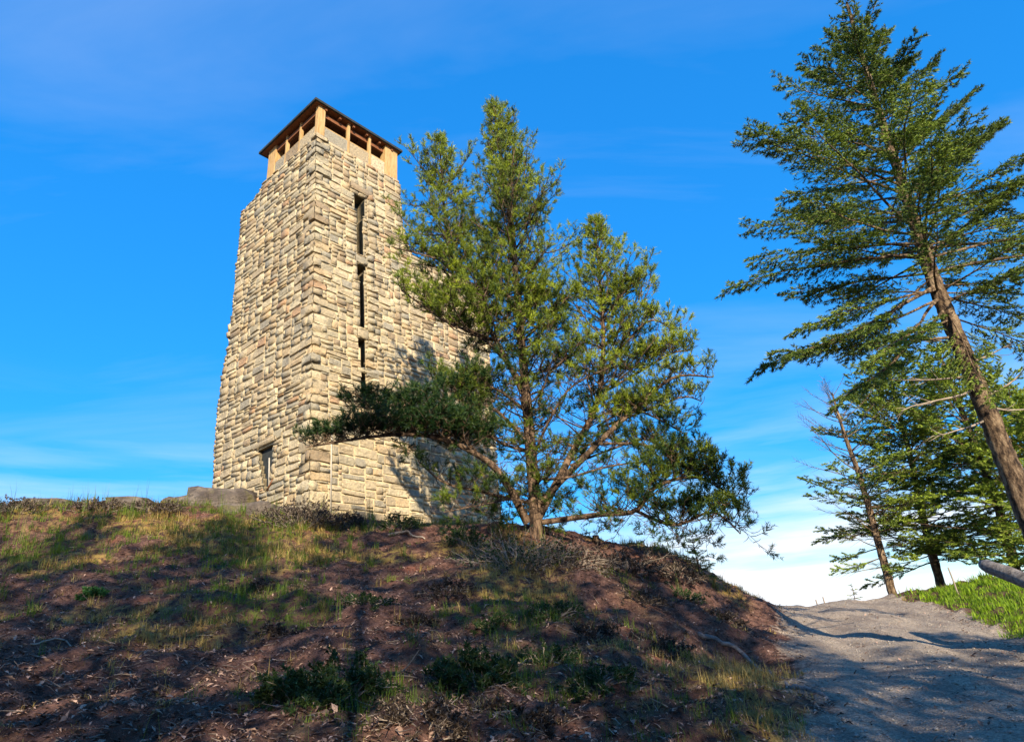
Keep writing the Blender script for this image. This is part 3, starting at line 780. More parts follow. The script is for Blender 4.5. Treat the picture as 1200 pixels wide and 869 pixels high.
# ------------------------------------------------------------------ foliage helpers
def needles(g, O, A, L, k, nl, w, sp0, sp1, tint, flat=0.0):
    """k needle blades round every shoot (origin O, axis A, length L)"""
    n = len(O)
    if n == 0: return
    O = np.repeat(O, k, 0); A = np.repeat(nrm(A), k, 0); L = np.repeat(np.broadcast_to(L, (n,)), k); tint = np.repeat(tint, k)
    m = n * k; t = rng.random(m)
    ref = np.where(np.abs(A[:, 2:3]) < 0.9, np.array([[0, 0, 1.0]]), np.array([[1.0, 0, 0]]))
    X = nrm(np.cross(A, ref)); Y = np.cross(X, A)
    az = rng.random(m) * 2 * pi
    rad = X * np.cos(az)[:, None] + Y * (np.sin(az) * (1 - flat))[:, None]
    sp = sp0 + (sp1 - sp0) * rng.random(m)
    D = nrm(A * np.cos(sp)[:, None] + rad * np.sin(sp)[:, None])
    B = O + A * (L * t)[:, None]
    S = nrm(np.cross(D, nrm(rng.normal(size=(m, 3))))) * (w * 0.5)
    ln = nl * (0.7 + 0.5 * rng.random(m))
    V = np.stack([B - S, B + S, B + D * ln[:, None]], 1).reshape(-1, 3)
    T = np.arange(m * 3).reshape(-1, 3)
    g.add(V, None, T, np.repeat(np.clip(tint, 0, 1), 3))
def polyline(P0, d, L, n=6, up=0.0, jit=0.08):
    P = [np.array(P0, float)]; d = nrm(d)
    for i in range(n - 1):
        d = nrm(d + np.array([0, 0, up / (n - 1)]) + rng.normal(0, jit, 3)); P.append(P[-1] + d * (L / (n - 1)))
    return np.array(P)
def along(P, t):
    s = np.concatenate([[0], np.cumsum(np.linalg.norm(np.diff(P, axis=0), axis=1))]); s /= s[-1]
    return np.stack([np.interp(t, s, P[:, i]) for i in range(3)], -1)
def tangent(P, t):
    a = along(P, np.clip(t - 0.03, 0, 1)); b = along(P, np.clip(t + 0.03, 0, 1)); return nrm(b - a)
def smooth_path(P, n=24):
    P = np.array(P, float); k = len(P)
    t = np.linspace(0, k - 1, n); out = []
    for v in t:
        i = min(int(v), k - 2); f = v - i
        p0 = P[max(i - 1, 0)]; p1 = P[i]; p2 = P[i + 1]; p3 = P[min(i + 2, k - 1)]
        out.append(0.5 * ((2 * p1) + (-p0 + p2) * f + (2 * p0 - 5 * p1 + 4 * p2 - p3) * f * f + (-p0 + 3 * p1 - 3 * p2 + p3) * f ** 3))
    return np.array(out)

# ---- pine
def pine_branch(wood, O, A, T, P0, d, L, r, dens=1.0, up=0.55, tufts=True, tint=0.5):
    n = max(4, int(L / 0.22) + 3)
    P = polyline(P0, d, L, n, up, 0.13); wood.tube(P, np.linspace(r, r * 0.3, n) * 0.8, 5, False)
    ns = max(2, int(L / 0.175 * dens))
    for k in range(ns):
        t = 0.22 + 0.78 * (k + rng.random()) / ns
        b = along(P, t); tg = tangent(P, t)
        side = nrm(np.cross(tg, [0, 0, 1.0])) * (1 if k % 2 else -1)
        sd = nrm(tg * 0.75 + side * rng.uniform(0.4, 1.1) + np.array([0, 0, rng.uniform(-0.25, 0.5)]))
        sl = L * rng.uniform(0.12, 0.38) * (1.15 - 0.6 * t) + 0.08
        Q = polyline(b, sd, sl, 4, 0.4, 0.14); wood.tube(Q, np.linspace(0.009, 0.004, 4), 3, False)
        if not tufts or rng.random() < 0.08:
            continue
        ct = tint + rng.normal(0, 0.22)
        for u in ([1.0, 1.0, 0.97, 0.85, 0.7] if sl > 0.2 else [1.0, 1.0, 0.9, 0.75]):          # a clump of shoots at the twig end
            o = along(Q, u); a = nrm(tangent(Q, u) * 0.7 + np.array([0, 0, 0.5]) + rng.normal(0, 0.55, 3))
            O.append(o); A.append(a); T.append(ct + rng.normal(0, 0.10))
    if tufts:
        O.append(P[-1]); A.append(nrm(tangent(P, 1.0) + np.array([0, 0, 0.5]))); T.append(tint)
def px_path(pts, n=24):
    return smooth_path([at_y(x, y, Y) for x, y, Y in pts], n)
def leader(wood, O, A, T, path, r0, r1, t0, spacing, prof_fn, per=4, dens=1.0, tint=0.5, dead_below=None, elev=(0.05, 0.8)):
    n = len(path); wood.tube(path, np.linspace(1, 0, n) ** 0.8 * (r0 - r1) + r1, 8, False, 0.12)
    Ltot = np.linalg.norm(np.diff(path, axis=0), axis=1).sum(); m = int(Ltot * (1 - t0) / spacing); az = rng.random() * 6
    for k in range(m):
        t = t0 + (1 - t0) * (k + 0.5 * rng.random()) / m
        b = along(path, t)
        for q in range(per):
            az += 2 * pi / per + rng.uniform(-0.5, 0.5)
            L = prof_fn(t, az) * (rng.uniform(0.45, 1.3) if rng.random() < 0.6 else rng.uniform(0.8, 1.1))
            if L < 0.08: continue
            e = elev[0] + (elev[1] - elev[0]) * t + rng.normal(0, 0.14)
            d = np.array([cos(az) * cos(e), sin(az) * cos(e), sin(e)])
            dead = dead_below is not None and t < dead_below and rng.random() < 0.75
            pine_branch(wood, O, A, T, b, d, L, 0.008 + 0.012 * L, dens, 0.55, not dead, tint + 0.25 * (t - 0.5))
        az += 0.7
    O.append(path[-1]); A.append(np.array([0, 0, 1.0])); T.append(tint)
PY = 15.6
base = at_y(627, 625, PY); base[2] = gz(base[0], base[1]) - 0.05
pine = empty('pine_tree', base, 'broad many-stemmed pine with yellow-green tufts growing in front of the stone tower', 'tree')
wood = Geo(); O, A, T = [], [], []
b0 = [(627, 640, PY)]
main = px_path(b0 + [(628, 605, PY), (623, 540, PY), (617, 470, PY), (611, 400, PY), (605, 330, PY), (597, 250, PY), (586, 175, PY), (579, 128, PY)], 40)
lobes = lambda t, az, s: 0.30 + 1.15 * vnoise(np.array([t * 10 + s]), np.array([(az % 6.283) * 0.9]), 8)[0]
mprof = lambda t, az: lobes(t, az, 0) * np.interp(t, [0, 0.3, 0.45, 0.6, 0.75, 0.88, 1.0], [1.0, 1.6, 2.1, 1.8, 1.35, 0.8, 0.22])
leader(wood, O, A, T, main, 0.17, 0.02, 0.07, 0.21, mprof, 5, 1.0, 0.5, 0.40)
left = px_path([(617, 470, PY), (585, 405, PY - .2), (540, 330, PY - .3), (522, 255, PY - .3), (515, 165, PY - .3)], 24)
leader(wood, O, A, T, left, 0.07, 0.015, 0.16, 0.26, lambda t, az: lobes(t, az, 40) * np.interp(t, [0, 0.3, 0.6, 0.85, 1], [1.0, 1.6, 1.45, 0.9, 0.2]), 5, 1.0, 0.55)
right = px_path([(628, 612, PY), (668, 535, PY + .2), (700, 470, PY + .3), (707, 400, PY + .3), (703, 330, PY + .3), (697, 260, PY + .3)], 28)
leader(wood, O, A, T, right, 0.10, 0.015, 0.18, 0.25, lambda t, az: lobes(t, az, 80) * np.interp(t, [0, 0.4, 0.6, 0.8, 1], [1.0, 1.7, 1.7, 1.05, 0.2]), 5, 0.95, 0.55, 0.5)
LIMBS = [main[:18], right[:16], main[:12], right[:10]]
def limb(pts, r, prof_fn, spacing=0.22, per=3, t0=0.25, dens=1.0, tint=0.5, dead=None, elev=(0.35, 0.5)):
    P = px_path(pts, 20); LIMBS.append(P); leader(wood, O, A, T, P, r, 0.012, t0, spacing, prof_fn, per, dens, tint, dead, elev)
limb([(622, 600, PY), (700, 520, PY - .3), (745, 478, PY - .4), (790, 442, PY - .5), (836, 442, PY - .6)], 0.085, lambda t, az: 0.75 - 0.35 * t, 0.24, 3, 0.45, 1.0, 0.7)
limb([(705, 440, PY + .2), (735, 400, PY), (765, 375, PY - .2), (800, 395, PY - .2)], 0.045, lambda t, az: 0.75 - 0.35 * t, 0.2, 3, 0.2, 1.0, 0.7)
limb([(705, 500, PY + .2), (760, 480, PY), (800, 465, PY - .2), (822, 470, PY - .2)], 0.035, lambda t, az: 0.6 - 0.3 * t, 0.2, 3, 0.3, 1.0, 0.6)
limb([(632, 612, PY), (700, 603, PY - .4), (745, 598, PY - .6), (768, 570, PY - .7), (820, 560, PY - .8), (878, 596, PY - .9)], 0.07, lambda t, az: 1.0 - 0.4 * t, 0.2, 4, 0.30, 1.0, 0.3, 0.45)
LIMBS += [LIMBS[-1]] * 3
limb([(745, 598, PY - .6), (790, 615, PY - .8), (835, 600, PY - .9), (868, 625, PY - 1)], 0.04, lambda t, az: 0.75 - 0.25 * t, 0.18, 4, 0.2, 1.0, 0.25, 0.4)
LIMBS += [LIMBS[-1]] * 3
limb([(700, 520, PY - .3), (745, 520, PY - .5), (790, 530, PY - .7), (840, 545, PY - .8)], 0.04, lambda t, az: 0.65 - 0.3 * t, 0.22, 3, 0.2, 0.8, 0.3, 0.75)
limb([(618, 612, PY), (590, 560, PY - .4), (560, 533, PY - .8), (510, 512, PY - 1.2), (450, 510, PY - 1.5), (358, 524, PY - 1.8)], 0.10, lambda t, az: np.interp(t, [0, 0.3, 0.6, 1], [0.4, 0.85, 0.85, 0.35]), 0.16, 4, 0.36, 1.1, -0.4, None, (0.15, 0.35))  # needle tint carries the shade on this bough and the next one
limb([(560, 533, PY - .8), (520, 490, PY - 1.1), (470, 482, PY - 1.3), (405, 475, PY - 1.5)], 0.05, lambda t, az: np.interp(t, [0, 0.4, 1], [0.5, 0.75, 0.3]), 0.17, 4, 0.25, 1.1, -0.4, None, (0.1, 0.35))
limb([(620, 520, PY), (580, 480, PY - .3), (545, 470, PY - .6), (505, 440, PY - .8)], 0.05, lambda t, az: 0.7 - 0.3 * t, 0.2, 4, 0.3, 1.0, 0.2, 0.5)
limb([(614, 450, PY), (570, 400, PY - .4), (520, 375, PY - .8), (470, 340, PY - 1.0)], 0.045, lambda t, az: 0.9 - 0.45 * t, 0.2, 4, 0.3, 1.0, 0.55)
limb([(608, 360, PY), (560, 320, PY - .4), (500, 300, PY - .8), (462, 290, PY - 1.0)], 0.04, lambda t, az: 0.7 - 0.35 * t, 0.22, 3, 0.4, 1.0, 0.6)
limb([(703, 380, PY + .3), (730, 345, PY), (752, 330, PY - .2)], 0.03, lambda t, az: 0.65 - 0.3 * t, 0.2, 4, 0.25, 1.0, 0.65)
limb([(706, 460, PY + .3), (742, 440, PY), (785, 415, PY - .3), (812, 410, PY - .4)], 0.04, lambda t, az: 0.8 - 0.35 * t, 0.18, 4, 0.25, 1.0, 0.75)
limb([(700, 500, PY + .3), (735, 480, PY - .2), (770, 490, PY - .5), (805, 510, PY - .6)], 0.035, lambda t, az: 0.7 - 0.3 * t, 0.2, 4, 0.2, 0.9, 0.4)
limb([(611, 400, PY), (645, 370, PY - .4), (668, 345, PY - .7)], 0.035, lambda t, az: 0.8 - 0.35 * t, 0.2, 4, 0.25, 1.0, 0.5)
limb([(613, 440, PY), (650, 430, PY - .5), (680, 400, PY - .8)], 0.035, lambda t, az: 0.75 - 0.3 * t, 0.2, 4, 0.25, 1.0, 0.4)
limb([(614, 480, PY), (580, 455, PY - .5), (548, 455, PY - .8), (520, 470, PY - 1)], 0.04, lambda t, az: 0.75 - 0.3 * t, 0.18, 4, 0.3, 1.0, 0.1)
limb([(620, 530, PY), (590, 520, PY - .3), (560, 505, PY - .6), (535, 520, PY - .8)], 0.04, lambda t, az: 0.6 - 0.25 * t, 0.2, 4, 0.3, 1.0, 0.05, 0.5)
limb([(668, 545, PY + .2), (720, 525, PY - .2), (760, 515, PY - .4), (800, 545, PY - .6)], 0.03, lambda t, az: 0.6 - 0.25 * t, 0.2, 3, 0.3, 0.9, 0.2, 0.6)
limb([(625, 590, PY), (600, 585, PY - .6), (570, 590, PY - .9), (520, 600, PY - 1)], 0.03, lambda t, az: 0.5 - 0.2 * t, 0.2, 3, 0.3, 0.9, 0.2, 0.9)
limb([(622, 545, PY), (640, 500, PY - .5), (668, 455, PY - .8), (715, 430, PY - 1)], 0.04, lambda t, az: 0.55 - 0.2 * t, 0.2, 3, 0.3, 0.9, 0.4, 0.9)
limb([(622, 590, PY), (560, 575, PY - .3), (520, 565, PY - .3), (490, 540, PY - .3)], 0.04, lambda t, az: 0.6 - 0.3 * t, 0.22, 3, 0.3, 0.8, 0.2, 0.95)
limb([(620, 560, PY), (660, 560, PY - .4), (720, 545, PY - .5), (770, 540, PY - .6)], 0.035, lambda t, az: 0.6 - 0.3 * t, 0.22, 3, 0.3, 0.8, 0.3, 0.8)
for k in range(420):                                       # dead twigs and dark-tinted sprays hanging among the lower limbs
    P = LIMBS[int(rng.integers(0, len(LIMBS)))]
    b = along(P, rng.uniform(0.12, 0.85))
    if b[2] > base[2] + 5.5: continue
    d = nrm(rng.normal(0, 1, 3) * np.array([1, 1, 0.7]) + np.array([0, 0, -0.12]))
    pine_branch(wood, O, A, T, b, d, rng.uniform(0.35, 1.15), 0.011, 0.9, rng.uniform(-0.5, 0.4), k % 2 == 0, 0.08)
wood.build('trunk', M['bark_pine'], pine, base, True)
print('pine tufts', len(O))
cg = Geo(); O = np.array(O); A = np.array(A); T = np.array(T)
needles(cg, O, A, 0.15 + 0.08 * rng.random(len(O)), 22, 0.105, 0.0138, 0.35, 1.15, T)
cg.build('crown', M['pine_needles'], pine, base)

# ---- firs
def fir_tree(root, path, r0, r1, prof_fn, t0, spacing, per, tint, leaf='fir_needles', bark='bark_fir', k_need=9, nl=0.05, nw=0.013, base=(0, 0, 0),
             dead_fn=None, droop=-0.25, step=0.13, elev=(-0.12, 0.7), extra=(), sub=True, sides=10, vz=(-0.42, 0.12)):
    wood = Geo(); O, A, L_, T = [], [], [], []; SA, SB = [], []
    n = len(path); wood.tube(path, np.linspace(1, 0, n) ** 0.75 * (r0 - r1) + r1, sides, False, 0.16)
    Ltot = np.linalg.norm(np.diff(path, axis=0), axis=1).sum(); m = int(Ltot * (1 - t0) / spacing); az = rng.random() * 6
    jobs = []
    for k in range(m):
        t = t0 + (1 - t0) * (k + 0.8 * rng.random()) / m
        for q in range(per):
            az += 2 * pi / per + rng.uniform(-0.6, 0.6)
            L = prof_fn(t, az) * rng.uniform(0.6, 1.15)
            e = elev[0] + (elev[1] - elev[0]) * t ** 1.5 + rng.normal(0, 0.12)
            jobs.append((along(path, t), np.array([cos(az) * cos(e), sin(az) * cos(e), sin(e)]), L, dead_fn is not None and dead_fn(t, az), t))
        az += 0.9
    for (p, tip) in extra:
        jobs.append((p, nrm(tip - p), np.linalg.norm(tip - p), False, 0.4))
    for b, d, L, dead, t in jobs:
        if L < 0.1: continue
        nn = max(4, int(L / 0.3) + 3)
        P = polyline(b, d, L, nn, droop * (1 - t) + 0.30 * t + (0.25 if dead else 0), 0.06)
        wood.tube(P, np.linspace(0.006 + 0.0075 * L, 0.003, nn), 5, False)
        ns = int(L / step) + 2; tb = tint + rng.normal(0, 0.14)
        for k in range(ns):
            u = (0.5 if dead else np.interp(L, [0.5, 2.5], [0.12, 0.30])); u = u + (1 - u) * (k + rng.random()) / ns
            o = along(P, u); tg = tangent(P, u); side = nrm(np.cross(tg, [0, 0, 1.0])) * (1 if k % 2 else -1)
            sl = min(0.65, L * 0.34) * (1.1 - 0.75 * u) * rng.uniform(0.6, 1.2) + 0.06
            sd = nrm(tg * 0.8 + side * rng.uniform(0.55, 1.0) + np.array([0, 0, rng.uniform(*vz)]))
            e_ = o + sd * sl + np.array([0, 0, -0.10 * sl])
            SA.append(o); SB.append(e_)
            if dead:
                continue
            O.append(o); A.append(sd); L_.append(sl); T.append(tb + rng.normal(0, 0.1))
            if sub and sl > 0.16:
                for f in (0.2, 0.4, 0.6, 0.8):
                    s2 = nrm(sd + side * 0 + np.cross(sd, [0, 0, 1.0]) * rng.choice([-1, 1]) * 0.9 + np.array([0, 0, rng.uniform(-0.35, 0.1)]))
                    oo = o + sd * sl * f; l2 = sl * rng.uniform(0.3, 0.5) * (1.2 - f)
                    O.append(oo); A.append(s2); L_.append(l2); T.append(tb + rng.normal(0, 0.12))
        if not dead:
            O.append(P[-2]); A.append(P[-1] - P[-2]); L_.append(np.linalg.norm(P[-1] - P[-2])); T.append(tb)
    if sub: wood.sticks(SA, SB, 0.005, 0.002)
    wood.build('trunk', M[bark], root, base, True)
    g = Geo(); O = np.array(O); A = np.array(A); L_ = np.array(L_); T = np.array(T)
    needles(g, O, A, L_, k_need, nl, nw, 0.35, 1.15, T, 0.35)
    g.build('crown', M[leaf], root, base)
    return len(O)
# the big leaning fir by the path
FY = 9.6
def fx(x, y, dy=0.0): return at_y(x, y, FY + dy)
fb = fx(1262, 745); fb[2] = gz(fb[0], fb[1]) - 0.1
fpath = smooth_path([fb, fx(1232, 665), fx(1200, 590), fx(1146, 455), fx(1095, 330, .05), fx(1062, 230, .1), fx(1025, 115, .15), fx(992, 3, .2)], 150)
fir = empty('fir_tree', fb, 'tall leaning fir with a bare rough lower trunk beside the gravel path', 'tree')
def fprof(t, az):
    L = np.interp(t, [0.36, 0.42, 0.5, 0.6, 0.7, 0.8, 0.9, 1.0], [1.6, 2.8, 2.9, 2.4, 1.8, 1.2, 0.65, 0.2])
    gap = vnoise(np.array([t * 13]), np.array([az % 6.28 * 0.8]), 4)[0]
    return L * (0.45 + 1.1 * gap)
ex = []
for (bx, by, tx, ty, dy) in [(1095, 335, 912, 455, -.6), (1120, 395, 905, 402, .5), (1085, 300, 848, 312, -.3), (1070, 255, 876, 243, .4), (1055, 205, 884, 200, -.3),
                            (1090, 320, 940, 330, .8), (1100, 350, 1010, 440, -1.2), (1040, 160, 940, 118, -.1), (1020, 100, 938, 78, .1), (1080, 285, 905, 285, -.8),
                            (1102, 350, 935, 425, .3), (1108, 362, 962, 468, -.9), (1098, 340, 945, 375, -.5), (1092, 325, 1000, 420, .9), (1075, 275, 925, 265, -.9), (1105, 360, 1180, 450, -.8), (1112, 375, 1035, 405, -.9),
                            (1050, 195, 1140, 85, .2), (1062, 240, 1190, 140, -.2), (1060, 225, 1150, 165, .4), (1080, 290, 1195, 250, .2), (1098, 335, 1210, 330, -.5), (1104, 355, 1225, 300, .3), (1110, 370, 1230, 420, -.3), (1085, 300, 1215, 200, .5), (1070, 260, 1210, 175, -.6), (1100, 345, 1215, 380, .6)]:
    ex.append((fx(bx, by), fx(tx, ty, dy)))
nf = fir_tree(fir, fpath, 0.19, 0.02, fprof, 0.44, 0.25, 4, 0.5, base=fb, extra=ex, k_need=17, nl=0.062, nw=0.016, step=0.075, sides=16)
# bare dead snags on the lower trunk
dg = Geo()
for (bx, by, tx, ty, dy) in [(1143, 455, 1065, 492, -.3), (1140, 440, 1050, 455, .3), (1150, 470, 1205, 440, .2), (1135, 425, 1190, 410, -.3), (1160, 490, 1105, 520, -.2), (1128, 405, 1075, 395, .4), (1155, 478, 1210, 482, .3)]:
    a_, b_ = fx(bx, by), fx(tx, ty, dy); P = polyline(a_, b_ - a_, np.linalg.norm(b_ - a_), 7, 0.12, 0.07); dg.tube(P, np.linspace(0.022, 0.006, 7), 5, False)
    for k in range(7):
        o = along(P, rng.uniform(0.3, 1)); q = polyline(o, nrm(b_ - a_) + rng.normal(0, 0.5, 3), rng.uniform(0.12, 0.35), 4, 0.1, 0.15); dg.tube(q, np.linspace(0.007, 0.003, 4), 3, False)
dg.build('dead_branch', M['deadwood'], fir, fb, True)

# firs beyond the crest of the path
def back_fir(pts, Y, r0, prof_fn, label, t0=0.15, dead=None, tint=0.8, per=5, spacing=0.20, **kw):
    P = [at_y(x, y, Y) for x, y in pts]; z = gz(P[0][0], P[0][1]); P[0][2] = z - 0.1 if abs(P[0][2] - z) < 3 else P[0][2]
    rt = empty('fir_tree', P[0], label, 'tree', 'firs beyond the crest of the path')
    fir_tree(rt, smooth_path(P, 60), r0, 0.02, lambda t, az: prof_fn(t, az) * (0.55 + 0.95 * vnoise(np.array([t * 11]), np.array([az % 6.28]), 6)[0]) * 1.25, t0, spacing, per, tint, base=P[0], k_need=12, nl=0.085, nw=0.026, step=0.13, dead_fn=dead, sides=8, vz=(-0.45, 0.75), droop=-0.05, **kw)
back_fir([(1047, 700), (1028, 630), (1008, 560), (990, 510), (975, 460)], 21.5, 0.135, lambda t, az: np.interp(t, [0, 0.3, 0.6, 0.85, 1], [0.9, 1.5, 1.7, 1.3, 0.5]),
         'half-dead leaning fir with bare twigs on its crown, beside the grass verge', 0.14, lambda t, az: (t > 0.62 and rng.random() < 0.85) or rng.random() < 0.45, 0.7, 4, 0.30)
back_fir([(1104, 690), (1085, 620), (1068, 540), (1052, 480), (1040, 420)], 22.5, 0.15, lambda t, az: np.interp(t, [0, 0.3, 0.6, 0.85, 1], [1.5, 2.0, 1.8, 1.2, 0.3]),
         'dense dark fir growing close to the half-dead fir past the verge', 0.12, lambda t, az: t < 0.35 and rng.random() < 0.5, 0.6)
back_fir([(1196, 690), (1172, 600), (1142, 520), (1115, 450), (1098, 408)], 20.5, 0.15, lambda t, az: np.interp(t, [0, 0.3, 0.6, 0.85, 1], [1.8, 2.2, 1.8, 1.0, 0.25]),
         'slender green fir rising behind the bare trunk of the leaning fir', 0.15, lambda t, az: t < 0.4 and rng.random() < 0.45, 0.75)
back_fir([(1262, 690), (1236, 600), (1205, 520), (1180, 460)], 18.5, 0.18, lambda t, az: np.interp(t, [0, 0.3, 0.6, 0.85, 1], [1.9, 1.8, 1.4, 0.8, 0.25]),
         'bushy fir with low sunlit sprays behind the grey log', 0.10, None, 0.9)

# firs behind the viewpoint: they shade the slope
SROW = -7.0
for k, (x, y, top, spread) in enumerate([(-17.4, SROW, 16.4, 2.7), (-14.2, SROW + .3, 16.0, 2.7), (-11.0, SROW - .4, 17.2, 2.8), (-7.9, SROW + .5, 17.5, 2.8), (-4.9, SROW, 16.9, 2.8), (-1.9, SROW - .5, 17.4, 2.7), (1.5, SROW, 19.4, 2.5), (4.5, SROW + .4, 15.8, 2.4),
                                         (7.0, SROW, 14.6, 2.3), (9.2, SROW - .4, 13.4, 2.0), (11.8, SROW, 11.6, 2.0), (-9.6, SROW - 4, 17.6, 2.7), (-6.2, SROW - 4.3, 17.8, 2.7), (-0.4, SROW - 4, 18.4, 2.7), (4.6, SROW - 4, 17.6, 2.6), (8.2, SROW - 4.2, 16.0, 2.4)]):
    x -= 0.2; z = gz(x, y); P = smooth_path([(x, y, z - 0.2), (x + .1, y, z + (top - z) * .5), (x, y + .1, top)], 16)
    rt = empty('fir_tree', (x, y, z - 0.2), 'fir of the dark row standing behind the viewpoint', 'tree', 'firs behind the viewpoint')
    fir_tree(rt, P, 0.10, 0.02, lambda t, az, s=spread: s * np.interp(t, [0, 0.2, 0.5, 0.8, 1], [1.0, 1.1, 1.0, 0.68, 0.12]), 0.06, 0.5, 5, 0.4, 'shade_needles', base=(x, y, z - 0.2), k_need=5, nl=0.28, nw=0.11, step=0.28, sub=False, sides=6)

# ------------------------------------------------------------------ rocks
def rock(px, py, Y, sx, sy, sz, label, seed, rotz=0.0, name='boulder', sink=0.42):
    P = at_y(px, py, Y); z = gz(P[0], P[1])
    import bmesh
    bm = bmesh.new(); bmesh.ops.create_icosphere(bm, subdivisions=3, radius=1.0)
    V = np.array([v.co[:] for v in bm.verts]); Fq = np.array([[v.index for v in f.verts] for f in bm.faces]); bm.free()
    d = 1 + 0.95 * (fbm(V[:, 0] * 1.4 + seed, V[:, 1] * 1.4 + V[:, 2] * 1.1, 4, seed) - 0.5) + 0.6 * np.abs(fbm(V[:, 0] * 4 + V[:, 2] * 2, V[:, 1] * 4 - V[:, 2], 3, seed + 50) - 0.5) + 0.14 * np.abs(np.sin(V[:, 2] * 5 + 2.0 * fbm(V[:, 0] * 2, V[:, 1] * 2, 2, seed)))
    V = np.sign(V) * np.abs(V) ** 0.62 * d[:, None] * np.array([sx, sy, sz])
    c, s = cos(rotz), sin(rotz); V = np.stack([V[:, 0] * c - V[:, 1] * s, V[:, 0] * s + V[:, 1] * c, V[:, 2]], -1)
    V[:, 2] += sz * (1 - 2 * sink)
    o = mesh_np(name, V, Fq, M['rock'], None, False); o.location = (P[0], P[1], z)
    tag(o, label, 'rock'); return o
rock(262, 594, 18.9, 0.85, 0.6, 0.62, 'large grey boulder against the left foot of the stone tower', 3, 0.2)
rock(222, 600, 18.5, 0.7, 0.5, 0.34, 'low layered rock at the end of the boulders below the tower', 8, -0.2)
rock(283, 604, 18.0, 0.7, 0.4, 0.22, 'flat slab in front of the large boulder at the tower foot', 12, 0.1)
rock(325, 603, 18.2, 0.55, 0.35, 0.2, 'small rounded stone below the lower tower window', 15, 0.3)
rock(50, 604, 17.2, 0.6, 0.45, 0.17, 'wide dark mossy rock on the grassy skyline, farthest from the tower', 21, 0.1)
rock(148, 604, 17.4, 0.5, 0.4, 0.15, 'dark rounded rock on the skyline between the wide rock and the boulders', 27, -0.1)

# ------------------------------------------------------------------ ground cover
def scatter(n, px0=-40, px1=1240, py0=590, py1=900):
    """points spread over the part of the ground in view, denser near the viewer"""
    Y = 3.6 + 15.5 * rng.random(n * 3) ** 1.35; a = rng.uniform(-0.86, 0.80, n * 3); X = a * (Y + 1.0)
    return X[:n * 3], Y[:n * 3]
def place(n, w):
    X, Y = scatter(n); p = w(X, Y); k = rng.random(len(X)) < p; X, Y = X[k][:n], Y[k][:n]
    return X, Y, ground_z(X, Y)
def in_tower(x, y):
    q = np.stack([x - TB[0], y - TB[1]], -1); u = q @ DR[:2]; v = q @ DL[:2]; return (u > 0.05) & (v > 0.05)
mound = lambda x, y: (1 - pathness(x, y)) * (x < path_right(y)) * ~in_tower(x, y)
# litter: curled dead leaves and bark chips
X, Y, Z = place(78000, lambda x, y: np.clip(mound(x, y) + 0.05 * pathness(x, y), 0, 1) * (0.35 + 0.65 * (1 - lushness(x, y))) * (1 - 0.6 * dryness(x, y)))
m = len(X); C = np.stack([X, Y, Z + 0.012], -1)
a = rng.random(m) * 2 * pi; tl = rng.normal(0, 0.45, (m, 2))
D1 = nrm(np.stack([np.cos(a), np.sin(a), tl[:, 0]], -1)); D2 = nrm(np.cross(np.stack([tl[:, 1], -tl[:, 0] * 0, np.ones(m)], -1), D1))
ln = 0.012 + 0.04 * rng.random(m) ** 3; wd = ln * rng.uniform(0.10, 0.5, m)
UPn = np.cross(D1, D2)
V = np.stack([C - D1 * ln[:, None], C - D2 * wd[:, None] + UPn * (0.25 * ln)[:, None], C + D1 * ln[:, None], C + D2 * wd[:, None] + UPn * (0.3 * ln)[:, None]], 1).reshape(-1, 3)
b4 = np.arange(m)[:, None] * 4
Tt = np.concatenate([b4 + np.array([[0, 1, 2]]), b4 + np.array([[0, 2, 3]])], 0)
tag(mesh_np('leaf_litter', V, Tt, M['litter'], None, False, {'tint': np.repeat(rng.random(m), 4)}), 'brown dead leaves and bark chips strewn over the slope', 'leaf litter', None, 'stuff')
# twigs
X, Y, Z = place(3000, lambda x, y: mound(x, y) * (0.4 + 0.6 * (1 - lushness(x, y))))
g = Geo()
for x, y, z in zip(X, Y, Z):
    L = 0.06 + 0.22 * random.random() ** 2; a = random.random() * 6.28
    P = polyline((x, y, z + 0.012), (cos(a), sin(a), random.uniform(-0.1, 0.35)), L, 4, -0.15, 0.2); g.tube(P, np.linspace(0.0045, 0.0022, 4) * random.uniform(0.7, 1.5), 3, False, 0, random.random())
tag(g.build('fallen_twigs', M['twig']), 'small grey twigs lying on the slope', 'twigs', None, 'stuff')
